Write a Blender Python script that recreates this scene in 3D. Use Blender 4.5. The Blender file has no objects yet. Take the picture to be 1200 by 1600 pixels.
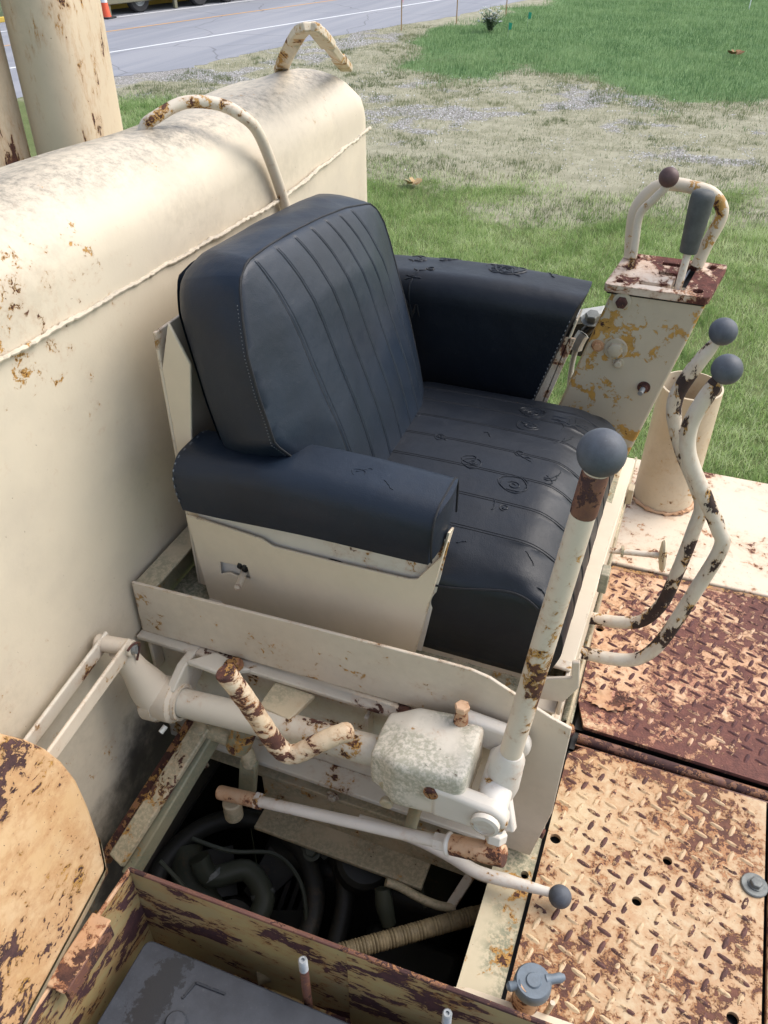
import bpy, bmesh, math, random
import numpy as np
from mathutils import Vector, Matrix
R_ = math.radians
random.seed(7); rng = np.random.default_rng(7)
SC = bpy.context.scene
COL = SC.collection

# ---------------------------------------------------------------- camera, sky, sun, exposure
cam = bpy.data.objects.new('camera', bpy.data.cameras.new('camera'))
COL.objects.link(cam)
cam.data.sensor_fit = 'HORIZONTAL'; cam.data.sensor_width = 36.0
cam.data.lens = 36.0 * 1294 / 1200
cam.data.clip_start = 0.02; cam.data.clip_end = 600
_r, _u, _f = Vector((.93225, .36182, 0)), Vector((-.21845, .56283, .79718)), Vector((-.28844, .74317, -.60374))
cam.matrix_world = Matrix(((_r.x, _u.x, -_f.x, 0), (_r.y, _u.y, -_f.y, 0), (_r.z, _u.z, -_f.z, 1.4), (0, 0, 0, 1)))
SC.camera = cam
SC.render.resolution_x, SC.render.resolution_y = 768, 1024

w = bpy.data.worlds.new('World'); SC.world = w; w.use_nodes = True
wn = w.node_tree; bg = wn.nodes['Background']
sky = wn.nodes.new('ShaderNodeTexSky'); sky.sky_type = 'NISHITA'; sky.sun_disc = False
SUN_EL, SUN_AZ = R_(50), R_(52)
sky.sun_elevation = SUN_EL; sky.sun_rotation = SUN_AZ
sky.air_density = 1.0; sky.dust_density = 3.0; sky.ozone_density = 1.0
hs = wn.nodes.new('ShaderNodeHueSaturation'); hs.inputs['Saturation'].default_value = .68   # thin cloud greys the sky
wn.links.new(sky.outputs[0], hs.inputs['Color']); wn.links.new(hs.outputs[0], bg.inputs['Color'])
bg.inputs['Strength'].default_value = 0.15
sun = bpy.data.objects.new('sun', bpy.data.lights.new('sun', 'SUN')); COL.objects.link(sun)
sun.data.energy = 1.15; sun.data.angle = R_(45); sun.data.color = (1, .96, .90)
_sd = Vector((math.sin(SUN_AZ) * math.cos(SUN_EL), math.cos(SUN_AZ) * math.cos(SUN_EL), math.sin(SUN_EL)))
sun.rotation_euler = _sd.to_track_quat('Z', 'Y').to_euler()
sun.location = _sd * 50
SC.view_settings.view_transform = 'Standard'; SC.view_settings.look = 'None'
SC.view_settings.gamma = 1; SC.view_settings.use_curve_mapping = False
SC.view_settings.exposure = 0.9
SC.render.engine = 'CYCLES'
SC.cycles.max_bounces = 8

# ---------------------------------------------------------------- materials
class NT:
    def __init__(s, name):
        s.m = bpy.data.materials.new(name); s.m.use_nodes = True
        s.t = s.m.node_tree; s.b = s.t.nodes['Principled BSDF']; s.out = s.t.nodes['Material Output']
    def n(s, typ, props=None, **inp):
        nd = s.t.nodes.new('ShaderNode' + typ)
        for k, v in (props or {}).items(): setattr(nd, k, v)
        for k, v in inp.items(): s.set(nd, k, v)
        return nd
    def set(s, nd, k, v):
        key = int(k[1:]) if k[0] == 'i' and k[1:].isdigit() else k.replace('_', ' ')
        sock = nd.inputs[key]
        if isinstance(v, bpy.types.NodeSocket): s.t.links.new(v, sock)
        elif isinstance(v, bpy.types.Node): s.t.links.new(v.outputs[0], sock)
        else:
            if isinstance(v, tuple) and len(v) == 3 and sock.type == 'RGBA': v = (*v, 1)
            sock.default_value = v
    def math(s, op, a, b=0.0, c=0.0, clamp=False):
        return s.n('Math', {'operation': op, 'use_clamp': clamp}, i0=a, i1=b, i2=c).outputs[0]
    def step(s, v, lo, hi, a=0.0, b=1.0):
        return s.n('MapRange', {'interpolation_type': 'SMOOTHSTEP'}, Value=v, From_Min=lo, From_Max=hi, To_Min=a, To_Max=b).outputs[0]
    def mix(s, f, a, b, mode='MIX'):
        nd = s.t.nodes.new('ShaderNodeMix'); nd.data_type = 'RGBA'; nd.blend_type = mode
        for i, v in ((0, f), (6, a), (7, b)):
            if isinstance(v, bpy.types.NodeSocket): s.t.links.new(v, nd.inputs[i])
            else: nd.inputs[i].default_value = (*v, 1) if isinstance(v, tuple) and len(v) == 3 else v
        return nd.outputs[2]
    def coords(s, scale=(1, 1, 1), rand=True):
        o = s.n('TexCoord').outputs['Object']
        if rand:
            r = s.n('ObjectInfo').outputs['Random']
            o = s.n('VectorMath', {'operation': 'ADD'}, i0=o, i1=s.n('CombineXYZ', None, X=s.math('MULTIPLY', r, 13.7), Y=s.math('MULTIPLY', r, 7.1), Z=s.math('MULTIPLY', r, 3.3)).outputs[0]).outputs[0]
        if scale != (1, 1, 1): o = s.n('Mapping', None, Vector=o, Scale=scale).outputs[0]
        return o
    def noise(s, v, scale, detail=6, rough=.55, dist=0.0):
        return s.n('TexNoise', None, Vector=v, Scale=scale, Detail=detail, Roughness=rough, Distortion=dist).outputs[0]
    def bump(s, h, strength, dist, prev=None):
        nd = s.n('Bump', None, Height=h, Strength=strength, Distance=dist)
        if prev is not None: s.set(nd, 'Normal', prev)
        return nd.outputs[0]
    def fin(s, col, rough, bump=None, **kw):
        s.set(s.b, 'Base_Color', col); s.set(s.b, 'Roughness', rough)
        if bump is not None: s.set(s.b, 'Normal', bump)
        for k, v in kw.items(): s.set(s.b, k, v)
        return s.m

CREAM = (.62, .52, .40); CREAM2 = (.55, .47, .365); RUST = (.055, .026, .021); PRIMER = (.50, .27, .07); STAIN = (.40, .19, .075)
def paint(name, base=CREAM, base2=CREAM2, chip=.66, prim=.03, rust=RUST, rust2=(.13, .055, .035), primer=PRIMER, stain=.35, stainw=.13,
          s1=26, s2=4, stretch=(1, 1, 1), moss=0.0, top_dirt=0.0, grime_shade=False, rough=.5, dent=0.0, specks=.74, grime=.35, chipmax=1.0, thick=.0012, edge=0.0):
    chip = .5 + (chip - .5) * .64; prim *= .8; specks = .5 + (specks - .5) * .72; stainw *= .6
    t = NT(name)
    v = t.coords(); vs = t.n('Mapping', None, Vector=v, Scale=stretch).outputs[0]
    a = t.noise(vs, s1, 9, .62, .4); b = t.noise(vs, s2, 4, .5)
    fr = t.noise(vs, s1 * 3.7, 7, .72, .6)
    m = t.math('MULTIPLY_ADD', b, .36, t.math('MULTIPLY_ADD', a, .40, t.math('MULTIPLY', fr, .24)))
    if edge:                                                              # paint wears off along exposed edges first
        bn = t.n('Bevel', {'samples': 3}, Radius=.006).outputs[0]
        ed = t.math('SUBTRACT', 1.0, t.n('VectorMath', {'operation': 'DOT_PRODUCT'}, i0=bn, i1=t.n('NewGeometry').outputs['Normal']).outputs['Value'])
        m = t.math('ADD', m, t.math('MULTIPLY', t.step(ed, .01, .20), edge))
    ch = t.step(m, chip, chip + .007)
    pm = t.math('ADD', m, t.math('MULTIPLY_ADD', t.noise(v, s2 * 2.2, 3), .12, -.06))
    pr = t.step(pm, chip - prim, chip - prim + .014)
    sp = t.step(t.noise(v, s1 * 4.5, 5, .7), specks, specks + .03)
    st = t.math('MULTIPLY', t.step(m, chip - stainw, chip + .01), stain)
    fine = t.noise(v, 55, 8, .7)
    col = t.mix(t.step(t.noise(v, 5, 5, .6), .35, .65), base, base2)
    gr = t.math('MULTIPLY', t.step(t.math('MULTIPLY_ADD', fine, .35, t.math('MULTIPLY', t.noise(vs, 2.6, 5, .6), .65)), .48, .68), grime)
    col = t.mix(gr, col, (.30, .255, .19))
    col = t.mix(st, col, STAIN)
    if top_dirt:
        nz = t.n('SeparateXYZ', None, Vector=t.n('NewGeometry').outputs['Normal']).outputs[2]
        dm = t.math('MULTIPLY', t.step(nz, .55, .95), t.step(t.math('MULTIPLY_ADD', t.noise(v, 60, 9, .8), .62, t.math('MULTIPLY', t.noise(v, 4, 5), .38)), .42, .66, 0, top_dirt))
        col = t.mix(dm, col, (.13, .125, .11))
    if grime_shade:                                                              # shade under the platform painted in, mixed with bay grease, ragged edge
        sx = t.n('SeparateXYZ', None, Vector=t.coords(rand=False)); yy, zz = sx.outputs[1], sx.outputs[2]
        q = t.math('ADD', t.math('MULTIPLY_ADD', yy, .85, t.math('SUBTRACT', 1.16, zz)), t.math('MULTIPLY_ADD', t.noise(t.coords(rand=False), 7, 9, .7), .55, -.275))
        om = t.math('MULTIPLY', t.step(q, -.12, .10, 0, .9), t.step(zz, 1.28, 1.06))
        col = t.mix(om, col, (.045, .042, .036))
    if moss:
        mm = t.math('MULTIPLY', t.step(t.noise(v, 9, 3), .37, .52), t.step(t.noise(v, 130, 6, .75), .40, .58, 0, moss))
        col = t.mix(mm, col, (.22, .225, .15))
    col = t.mix(pr, col, t.mix(t.step(fine, .4, .65), primer, tuple(c * .75 for c in primer)))
    rc = t.mix(t.step(t.noise(v, 70, 6, .7), .35, .68), rust, rust2)
    chm = t.math('MULTIPLY', t.math('MAXIMUM', ch, sp), chipmax)
    col = t.mix(chm, col, rc)
    rg = t.mix(chm, (rough,) * 3, (.88,) * 3)
    h = t.math('MULTIPLY_ADD', chm, -1.0, t.math('MULTIPLY', pr, -.35))
    h = t.math('ADD', h, t.math('MULTIPLY', t.math('MULTIPLY', t.noise(v, 240, 3, .6), chm), .7))
    bp = t.bump(h, .9, thick)
    bp = t.bump(t.noise(v, 160, 4, .6), .18, .001, bp)
    if dent: bp = t.bump(t.noise(v, 5.5, 3, .45), .6, dent, bp)
    return t.fin(col, rg, bp, Specular_IOR_Level=.35)

M = {}
M['tank'] = paint('tank_paint', (.62, .54, .415), (.55, .48, .375), chip=.68, prim=.03, s1=34, s2=3, stain=.22, top_dirt=.85, grime_shade=True, dent=.010, specks=.78, grime=.32)  # lower wall carries painted shade along with grease
M['post'] = paint('post_paint', (.64, .52, .37), (.58, .475, .34), chip=.62, prim=.012, s1=22, s2=4, stretch=(1.6, 1.6, .5), stain=.4, specks=.77, grime=.30)
M['cream'] = paint('cream_paint', (.62, .535, .425), (.57, .49, .39), chip=.66, prim=.03, stain=.25, specks=.80, grime=.2, edge=.06)
M['panel'] = paint('panel_paint', (.69, .59, .45), (.65, .55, .415), chip=.80, prim=.03, stain=.12, specks=.84, grime=.10, edge=.10)
M['grey'] = paint('greyed_paint', (.60, .545, .455), (.54, .49, .40), chip=.61, prim=.010, s1=24, stain=.3, specks=.79, grime=.25, edge=.05)
M['greywhite'] = paint('chalky_paint', (.66, .62, .56), (.61, .565, .495), chip=.63, prim=.022, s1=18, stain=.3, specks=.80, grime=.12)
M['moss'] = paint('mossy_paint', (.66, .61, .52), (.60, .55, .46), chip=.66, prim=.02, stain=.25, moss=.6, grime=.15)
M['lever'] = paint('lever_paint', (.66, .58, .47), (.61, .53, .42), chip=.585, prim=.022, s1=34, s2=7, stain=.4, specks=.78, grime=.1)
M['hlever'] = paint('worn_lever_paint', (.64, .565, .46), (.58, .51, .41), chip=.53, prim=.012, rust=(.035, .024, .022), rust2=(.06, .035, .028), s1=26, s2=22, stretch=(1, 1, .55), stain=.25, specks=.78, grime=.15)
M['peg'] = paint('peeling_paint', (.72, .60, .44), (.68, .52, .34), chip=.58, prim=.015, s1=34, s2=8, stretch=(.8, .8, 1.5), primer=(.48, .22, .09), stain=.55, rust=(.075, .032, .026), specks=.7)
M['pedestal'] = paint('pedestal_paint', (.52, .445, .325), (.48, .41, .30), chip=.66, prim=.10, s1=20, s2=6, stain=.15, stainw=.2, primer=(.52, .29, .07), specks=.83, grime=.2)
M['gate'] = paint('rusted_paint', (.68, .57, .46), (.64, .46, .35), chip=.505, prim=.02, s1=30, s2=7, primer=(.50, .26, .14), rust=(.075, .027, .022), rust2=(.17, .06, .045), stain=.5, thick=.003, specks=.7, edge=.04)
M['guard'] = paint('guard_paint', (.64, .545, .42), (.58, .49, .37), chip=.615, prim=.05, s1=26, s2=9, stain=.2, specks=.78)
M['deck'] = paint('deck_paint', (.68, .575, .445), (.64, .51, .375), chip=.595, prim=.018, s1=30, s2=5, stain=.45, primer=(.5, .25, .12), rust=(.12, .045, .035), specks=.72, grime=.12)
M['pipe'] = paint('pipe_paint', (.59, .495, .355), (.54, .435, .29), chip=.66, prim=.02, s1=40, stain=.35, specks=.76, grime=.3)
M['tread'] = paint('tread_paint', (.55, .435, .275), (.50, .36, .21), chip=.555, prim=.035, s1=42, s2=5, primer=(.44, .21, .09), rust=(.10, .047, .035), rust2=(.17, .075, .05), stain=.7, stainw=.26, thick=.002, specks=.70, grime=.25)
M['tread_far'] = paint('tread_rust', (.63, .47, .31), (.60, .37, .23), chip=.495, prim=.03, s1=30, s2=3.6, primer=(.47, .22, .13), rust=(.115, .05, .042), rust2=(.18, .075, .058), stain=.7, stainw=.18, thick=.003, specks=.68, grime=.1)
M['loz'] = paint('tread_tops', (.58, .44, .27), (.52, .36, .21), chip=.515, prim=.02, s1=36, s2=9, primer=(.4, .2, .1), rust=(.075, .04, .035), rust2=(.13, .06, .05), stain=.4, specks=.68)
M['loz_far'] = paint('tread_tops_rust', (.60, .42, .27), (.50, .28, .18), chip=.455, prim=.02, s1=36, s2=9, primer=(.4, .2, .12), rust=(.07, .032, .032), rust2=(.12, .05, .045), stain=.4, specks=.68)
M['ledge'] = paint('ledge_paint', (.56, .49, .345), (.50, .43, .29), chip=.62, prim=.03, s1=22, s2=5, moss=.95, stain=.25, specks=.77, grime=.35)
M['cover'] = paint('ochre_paint', (.62, .44, .26), (.57, .37, .19), chip=.595, prim=.006, s1=34, s2=6, stretch=(1.5, .55, .8), stain=.55, stainw=.2, rust=(.055, .03, .032), rust2=(.10, .05, .045), specks=.71, grime=.2)
M['box'] = paint('box_paint', (.45, .36, .16), (.38, .31, .16), chip=.535, prim=.012, s1=18, s2=6, stretch=(.8, .8, 2.0), primer=(.38, .20, .07), rust=(.065, .032, .036), rust2=(.10, .045, .045), stain=.45, specks=.72, grime=.3, thick=.0008)
M['rustmetal'] = paint('rusty_steel', (.30, .15, .08), (.25, .12, .07), chip=.47, prim=.03, s1=40, rust=(.05, .024, .022), rust2=(.13, .05, .035), stain=.5)
M['rustdark'] = paint('dark_rust', (.16, .075, .06), (.12, .055, .045), chip=.50, prim=.02, s1=30, rust=(.05, .026, .026), rust2=(.085, .04, .035), primer=(.36, .17, .08), stain=.2, grime=.1)
M['bore'] = paint('rusted_bore', (.22, .13, .06), (.16, .09, .045), chip=.55, prim=.04, s1=60, s2=20, rust=(.05, .028, .02), stain=.4, thick=.004)
M['flake'] = paint('curling_paint', (.56, .36, .21), (.48, .26, .14), chip=.55, prim=.03, s1=30, s2=12, primer=(.45, .2, .12), stain=.6, specks=.75)
M['rustpeach'] = paint('rusty_fitting', (.58, .38, .24), (.50, .28, .15), chip=.555, prim=.03, s1=40, s2=9, primer=(.36, .15, .07), stain=.5)
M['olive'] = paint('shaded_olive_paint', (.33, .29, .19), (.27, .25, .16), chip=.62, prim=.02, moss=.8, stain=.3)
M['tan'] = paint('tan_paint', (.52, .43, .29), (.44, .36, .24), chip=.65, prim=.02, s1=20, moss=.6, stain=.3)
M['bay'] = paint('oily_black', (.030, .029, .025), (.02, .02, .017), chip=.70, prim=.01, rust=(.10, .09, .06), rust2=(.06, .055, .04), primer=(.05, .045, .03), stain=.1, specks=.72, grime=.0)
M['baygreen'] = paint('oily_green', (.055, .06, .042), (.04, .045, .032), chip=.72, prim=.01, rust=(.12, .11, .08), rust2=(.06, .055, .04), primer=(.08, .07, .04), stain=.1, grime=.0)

def plain(name, col, rough, metal=0.0, var=.25, bs=80, bstr=.25, bd=.0006):
    t = NT(name); v = t.coords()
    c = t.mix(t.step(t.noise(v, 38, 9, .75), .36, .66), col, tuple(x * (1 - var) for x in col))
    c = t.mix(t.step(t.noise(v, 130, 5, .7), .60, .75, 0, .5), c, tuple(min(1, x * 1.35 + .01) for x in col))
    return t.fin(c, t.step(t.noise(v, 22, 5), .3, .7, rough - .06, rough + .08), t.bump(t.noise(v, bs, 5, .65), bstr, bd), Metallic=metal)
M['knob'] = plain('dark_knob', (.080, .09, .108), .6, var=.3, bs=200)
M['brownknob'] = plain('brown_knob', (.105, .055, .05), .6, var=.35, bs=200)
M['grip'] = plain('grip_rubber', (.085, .09, .085), .62, var=.3, bs=260, bstr=.4)
M['battery'] = plain('battery_plastic', (.045, .050, .062), .5, var=.35, bs=300)
t = NT('battery_plastic'); v = t.coords(rand=False)
_p = t.n('Mapping', {'vector_type': 'TEXTURE'}, Vector=v, Location=(-.209, .112, .148), Rotation=(0, 0, R_(83)), Scale=(.085, .026, 1.0)).outputs[0]
_p = t.n('VectorMath', {'operation': 'MULTIPLY'}, i0=_p, i1=(1, 1, 0)).outputs[0]
_d = t.math('ADD', t.n('VectorMath', {'operation': 'LENGTH'}, i0=_p).outputs[1], t.math('MULTIPLY_ADD', t.noise(v, 55, 8, .75), 3.2, -1.6))
_wet = t.step(_d, .9, 1.05, 1, 0)
_c = t.mix(t.step(t.noise(v, 14, 8, .75), .35, .65), (.042, .048, .060), (.028, .032, .041))
_c = t.mix(t.step(t.noise(v, 160, 5, .8), .6, .72, 0, .5), _c, (.11, .115, .12))
_c = t.mix(_wet, _c, (.012, .014, .018))
M['battery'] = t.fin(_c, t.mix(_wet, (.55,) * 3, (.3,) * 3), t.bump(t.noise(v, 300, 4, .6), .25, .0005))
M['wet'] = plain('damp_plastic', (.02, .023, .03), .3, var=.2)
M['zinc'] = plain('galvanised_steel', (.36, .38, .39), .45, .6, var=.3)
M['capgrey'] = plain('grey_cap', (.14, .175, .21), .5, var=.25, bs=150)
M['washer'] = plain('grey_washer', (.20, .21, .20), .6, .3, var=.4)
M['slot'] = plain('black_slot', (.008, .008, .008), .5)
M['hose'] = plain('wrapped_hose', (.20, .155, .085), .7, var=.4, bs=60)
M['fitting'] = plain('white_fitting', (.50, .50, .46), .5)
M['tyre'] = plain('tyre_rubber', (.025, .025, .027), .8)
M['rim'] = plain('rim_steel', (.40, .42, .42), .5)
M['khaki'] = plain('khaki_paint', (.20, .19, .125), .6)
M['orange'] = plain('cone_orange', (.75, .10, .035), .55, var=.1)
M['white'] = plain('white_plastic', (.75, .76, .77), .5, var=.08)
M['siding'] = plain('white_siding', (.70, .74, .75), .5, var=.06)
M['blackrub'] = plain('black_rubber', (.02, .02, .022), .7)
M['stake'] = plain('stake_wood', (.42, .27, .14), .8)
M['pink'] = plain('pink_ribbon', (.85, .18, .32), .5, var=.1)
M['flag'] = plain('green_flag', (.02, .33, .20), .5, var=.1)
M['yellowkerb'] = plain('yellow_kerb_paint', (.65, .46, .08), .7)
M['leafbrown'] = plain('dead_leaf', (.26, .13, .05), .8)
M['leaftan'] = plain('dry_leaf', (.45, .31, .15), .8)

def vinyl(name, col, wrinkle=.3):
    t = NT(name); v = t.coords(rand=False)
    c = t.mix(t.step(t.noise(v, 7, 5, .6), .32, .68), col, tuple(x * .72 for x in col))
    dust = t.step(t.noise(v, 420, 3, .7), .69, .80, 0, .5)
    c = t.mix(dust, c, (.14, .14, .13))
    sc = t.step(t.noise(t.n('Mapping', None, Vector=v, Scale=(1, .25, 1)).outputs[0], 60, 6, .8), .60, .74, 0, .16)
    c = t.mix(sc, c, (.12, .12, .12))
    vo = t.n('TexVoronoi', {'feature': 'F1'}, Vector=v, Scale=520.0).outputs['Distance']
    b = t.bump(vo, .25, .0006)
    b = t.bump(t.noise(v, 16, 3, .5), wrinkle, .008, b)
    return t.fin(c, t.step(t.noise(v, 10, 4), .3, .7, .40, .52), b, Specular_IOR_Level=.38)
M['vinyl'] = vinyl('navy_vinyl', (.009, .0165, .030))
M['vinyl2'] = vinyl('worn_vinyl', (.008, .011, .017))
M['thread'] = plain('seam_thread', (.006, .007, .010), .7)
M['wthread'] = plain('pale_thread', (.16, .17, .18), .8)

# ---------------------------------------------------------------- mesh helpers
def V(*a): return Vector(a if len(a) == 3 else a[0])
def frame(ax):
    ax = Vector(ax).normalized()
    a = ax.cross(Vector((0, 0, 1)))
    if a.length < .05: a = ax.cross(Vector((0, 1, 0)))
    a.normalize(); return ax, a, ax.cross(a)
def spline(pts, n=6):
    P = [Vector(p) for p in pts]; out = []
    for i in range(len(P) - 1):
        p0, p1, p2, p3 = P[max(i - 1, 0)], P[i], P[i + 1], P[min(i + 2, len(P) - 1)]
        for k in range(n):
            t = k / n
            out.append(.5 * ((2 * p1) + (p2 - p0) * t + (2 * p0 - 5 * p1 + 4 * p2 - p3) * t * t + (3 * p1 - p0 - 3 * p2 + p3) * t ** 3))
    out.append(P[-1]); return out
class MB:
    def __init__(s): s.v = []; s.f = []
    def add(s, vs, fs):
        o = len(s.v); s.v += [tuple(x) for x in vs]; s.f += [tuple(i + o for i in f) for f in fs]; return s
    def box(s, a, b):
        (x0, y0, z0), (x1, y1, z1) = a, b
        return s.add([(x0, y0, z0), (x1, y0, z0), (x1, y1, z0), (x0, y1, z0), (x0, y0, z1), (x1, y0, z1), (x1, y1, z1), (x0, y1, z1)],
                     [(3, 2, 1, 0), (4, 5, 6, 7), (0, 1, 5, 4), (1, 2, 6, 5), (2, 3, 7, 6), (3, 0, 4, 7)])
    def bar(s, p, q, w, h, up=(0, 0, 1)):
        p, q = V(p), V(q); d = (q - p).normalized(); sd = d.cross(V(up)).normalized(); u = sd.cross(d)
        vs = [e + sd * a * w / 2 + u * b * h / 2 for e in (p, q) for a, b in ((-1, -1), (1, -1), (1, 1), (-1, 1))]
        return s.add(vs, [(0, 1, 2, 3), (7, 6, 5, 4), (0, 4, 5, 1), (1, 5, 6, 2), (2, 6, 7, 3), (3, 7, 4, 0)])
    def tube(s, pts, r, n=14, cap=True):
        P = [V(p) for p in pts]; k = len(P); r = [r] * k if isinstance(r, (int, float)) else r
        T = [(P[min(i + 1, k - 1)] - P[max(i - 1, 0)]).normalized() for i in range(k)]
        _, a, b = frame(T[0]); vs = []
        for i in range(k):
            a = (a - T[i] * a.dot(T[i])).normalized(); b = T[i].cross(a)
            vs += [P[i] + (a * math.cos(2 * math.pi * j / n) + b * math.sin(2 * math.pi * j / n)) * r[i] for j in range(n)]
        fs = [(i * n + j, i * n + (j + 1) % n, (i + 1) * n + (j + 1) % n, (i + 1) * n + j) for i in range(k - 1) for j in range(n)]
        if cap: fs += [tuple(range(n - 1, -1, -1)), tuple((k - 1) * n + j for j in range(n))]
        return s.add(vs, fs)
    def cyl(s, p, q, r, n=24, r2=None): return s.tube([p, q], [r, r if r2 is None else r2], n)
    def lathe(s, p, ax, prof, n=28, closed=False):
        p = V(p); ax, a, b = frame(ax); vs = []
        for r, t in prof: vs += [p + ax * t + (a * math.cos(2 * math.pi * j / n) + b * math.sin(2 * math.pi * j / n)) * max(r, 1e-5) for j in range(n)]
        k = len(prof)
        fs = [(i * n + j, i * n + (j + 1) % n, (i + 1) * n + (j + 1) % n, (i + 1) * n + j) for i in range(k - 1) for j in range(n)]
        if closed: fs += [((k - 1) * n + j, (k - 1) * n + (j + 1) % n, (j + 1) % n, j) for j in range(n)]
        return s.add(vs, fs)
    def ball(s, c, r, n=28):
        m = n // 2
        return s.lathe(V(c), (0, 0, 1), [(r * math.sin(math.pi * i / m), -r * math.cos(math.pi * i / m)) for i in range(m + 1)], n)
    def hexn(s, p, ax, r, h): return s.lathe(p, ax, [(0, 0), (r, 0), (r, h * .86), (r * .86, h), (0, h)], 6)
    def bolt(s, p, ax, r=.009, h=.007, washer=True):
        if washer: s.lathe(p, ax, [(0, 0), (r * 1.5, 0), (r * 1.5, .002), (0, .002)], 18)
        return s.hexn(V(p) + V(ax).normalized() * .002, ax, r, h)
    def prism(s, poly, vec):
        n = len(poly); P = [V(p) for p in poly]; Q = [p + V(vec) for p in P]
        return s.add(P + Q, [tuple(range(n)), tuple(range(2 * n - 1, n - 1, -1))] + [(i, i + n, (i + 1) % n + n, (i + 1) % n) for i in range(n)])
    def build(s, name, mat, parent=None, bev=0.0, sharp=38, seg=2, label=None, kind=None):
        me = bpy.data.meshes.new(name)
        v = np.array(s.v, float); root = parent
        if parent is not None:
            while root.parent is not None: root = root.parent
            v = v - np.array(root.location)
        me.from_pydata(v.tolist(), [], s.f); me.validate()
        bm = bmesh.new(); bm.from_mesh(me); bmesh.ops.recalc_face_normals(bm, faces=bm.faces); bm.to_mesh(me); bm.free()
        o = bpy.data.objects.new(name, me); COL.objects.link(o)
        me.materials.append(M[mat] if isinstance(mat, str) else mat)
        me.polygons.foreach_set('use_smooth', [True] * len(me.polygons)); me.set_sharp_from_angle(angle=R_(sharp))
        if parent is not None: o.parent = parent
        if bev:
            md = o.modifiers.new('bevel', 'BEVEL'); md.width = bev; md.segments = seg; md.limit_method = 'ANGLE'; md.angle_limit = R_(40); md.harden_normals = False
        if label: o['label'] = label
        if kind: o['kind'] = kind
        return o
def thing(name, label, cat, loc, group=None):
    o = bpy.data.objects.new(name, None); COL.objects.link(o); o.location = loc; o.empty_display_size = .05
    o['label'] = label; o['category'] = cat
    if group: o['group'] = group
    return o
def tag(o, label, cat, group=None):
    o['label'] = label; o['category'] = cat
    if group: o['group'] = group
    me = o.data; c = np.array([v.co for v in me.vertices]); b = Vector(((c[:, 0].min() + c[:, 0].max()) / 2, (c[:, 1].min() + c[:, 1].max()) / 2, c[:, 2].min()))
    me.transform(Matrix.Translation(-b)); o.location = b
    return o
def dup(root, delta, label):
    r = root.copy(); COL.objects.link(r); r.location = root.location + V(delta); r['label'] = label
    for ch in list(root.children):
        c = ch.copy(); COL.objects.link(c); c.parent = r
        for g in ch.children:
            d = g.copy(); COL.objects.link(d); d.parent = c
    return r
def circ(c, r, n=20): return [(c[0] + r * math.cos(2 * math.pi * i / n), c[1] + r * math.sin(2 * math.pi * i / n)) for i in range(n)]
def plate(outline, holes, origin, ex, ey, thick):
    """flat plate with through holes; outline and holes in the plane (ex, ey) through origin, thickness along -(ex x ey)"""
    origin, ex, ey = V(origin), V(ex), V(ey); nn = ex.cross(ey).normalized()
    bm = bmesh.new(); edges = []
    for loop in [outline] + holes:
        vs = [bm.verts.new(origin + ex * x + ey * y) for x, y in loop]
        edges += [bm.edges.new((vs[i], vs[(i + 1) % len(vs)])) for i in range(len(vs))]
    bmesh.ops.triangle_fill(bm, use_beauty=True, edges=edges)
    ext = bmesh.ops.extrude_face_region(bm, geom=list(bm.faces))
    for e in ext['geom']:
        if isinstance(e, bmesh.types.BMVert): e.co -= nn * thick
    bm.verts.index_update()
    mb = MB(); mb.add([v.co[:] for v in bm.verts], [[v.index for v in f.verts] for f in bm.faces]); bm.free()
    return mb
def softbox(xs, ys, zs, deform):
    """grid box over the given coordinate lists; deform takes and returns an (n,3) array"""
    idx = {}; vs = []; fs = []
    def vid(p):
        k = tuple(round(c, 6) for c in p)
        if k not in idx: idx[k] = len(vs); vs.append(p)
        return idx[k]
    def face(A, B, mk):
        for i in range(len(A) - 1):
            for j in range(len(B) - 1):
                fs.append([vid(mk(A[i], B[j])), vid(mk(A[i + 1], B[j])), vid(mk(A[i + 1], B[j + 1])), vid(mk(A[i], B[j + 1]))])
    for z in (zs[0], zs[-1]): face(xs, ys, lambda a, b: (a, b, z))
    for y in (ys[0], ys[-1]): face(xs, zs, lambda a, b: (a, y, b))
    for x in (xs[0], xs[-1]): face(ys, zs, lambda a, b: (x, a, b))
    return MB().add(deform(np.array(vs, float)), fs)
def round2(p, i, j, lo, hi, r):
    """round the outline in axes i, j with radius r, carrying the interior along"""
    for a in (0, 1): pass
    ci = np.clip(p[:, i], lo[0] + r, hi[0] - r); cj = np.clip(p[:, j], lo[1] + r, hi[1] - r)
    di, dj = p[:, i] - ci, p[:, j] - cj
    L = np.hypot(di, dj); mx = np.maximum(abs(di), abs(dj)); k = np.where(L > 1e-9, mx / np.maximum(L, 1e-9), 1.0)
    p[:, i] = ci + di * k; p[:, j] = cj + dj * k
    return p
def round3(p, lo, hi, r):
    lo, hi = np.array(lo), np.array(hi); c = np.clip(p, lo + r, hi - r); d = p - c
    L = np.linalg.norm(d, axis=1, keepdims=True); mx = np.abs(d).max(axis=1, keepdims=True)
    return c + d * np.where(L > 1e-9, mx / np.maximum(L, 1e-9), 1.0)
def lin(a, b, n): return [a + (b - a) * i / n for i in range(n + 1)]

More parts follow.
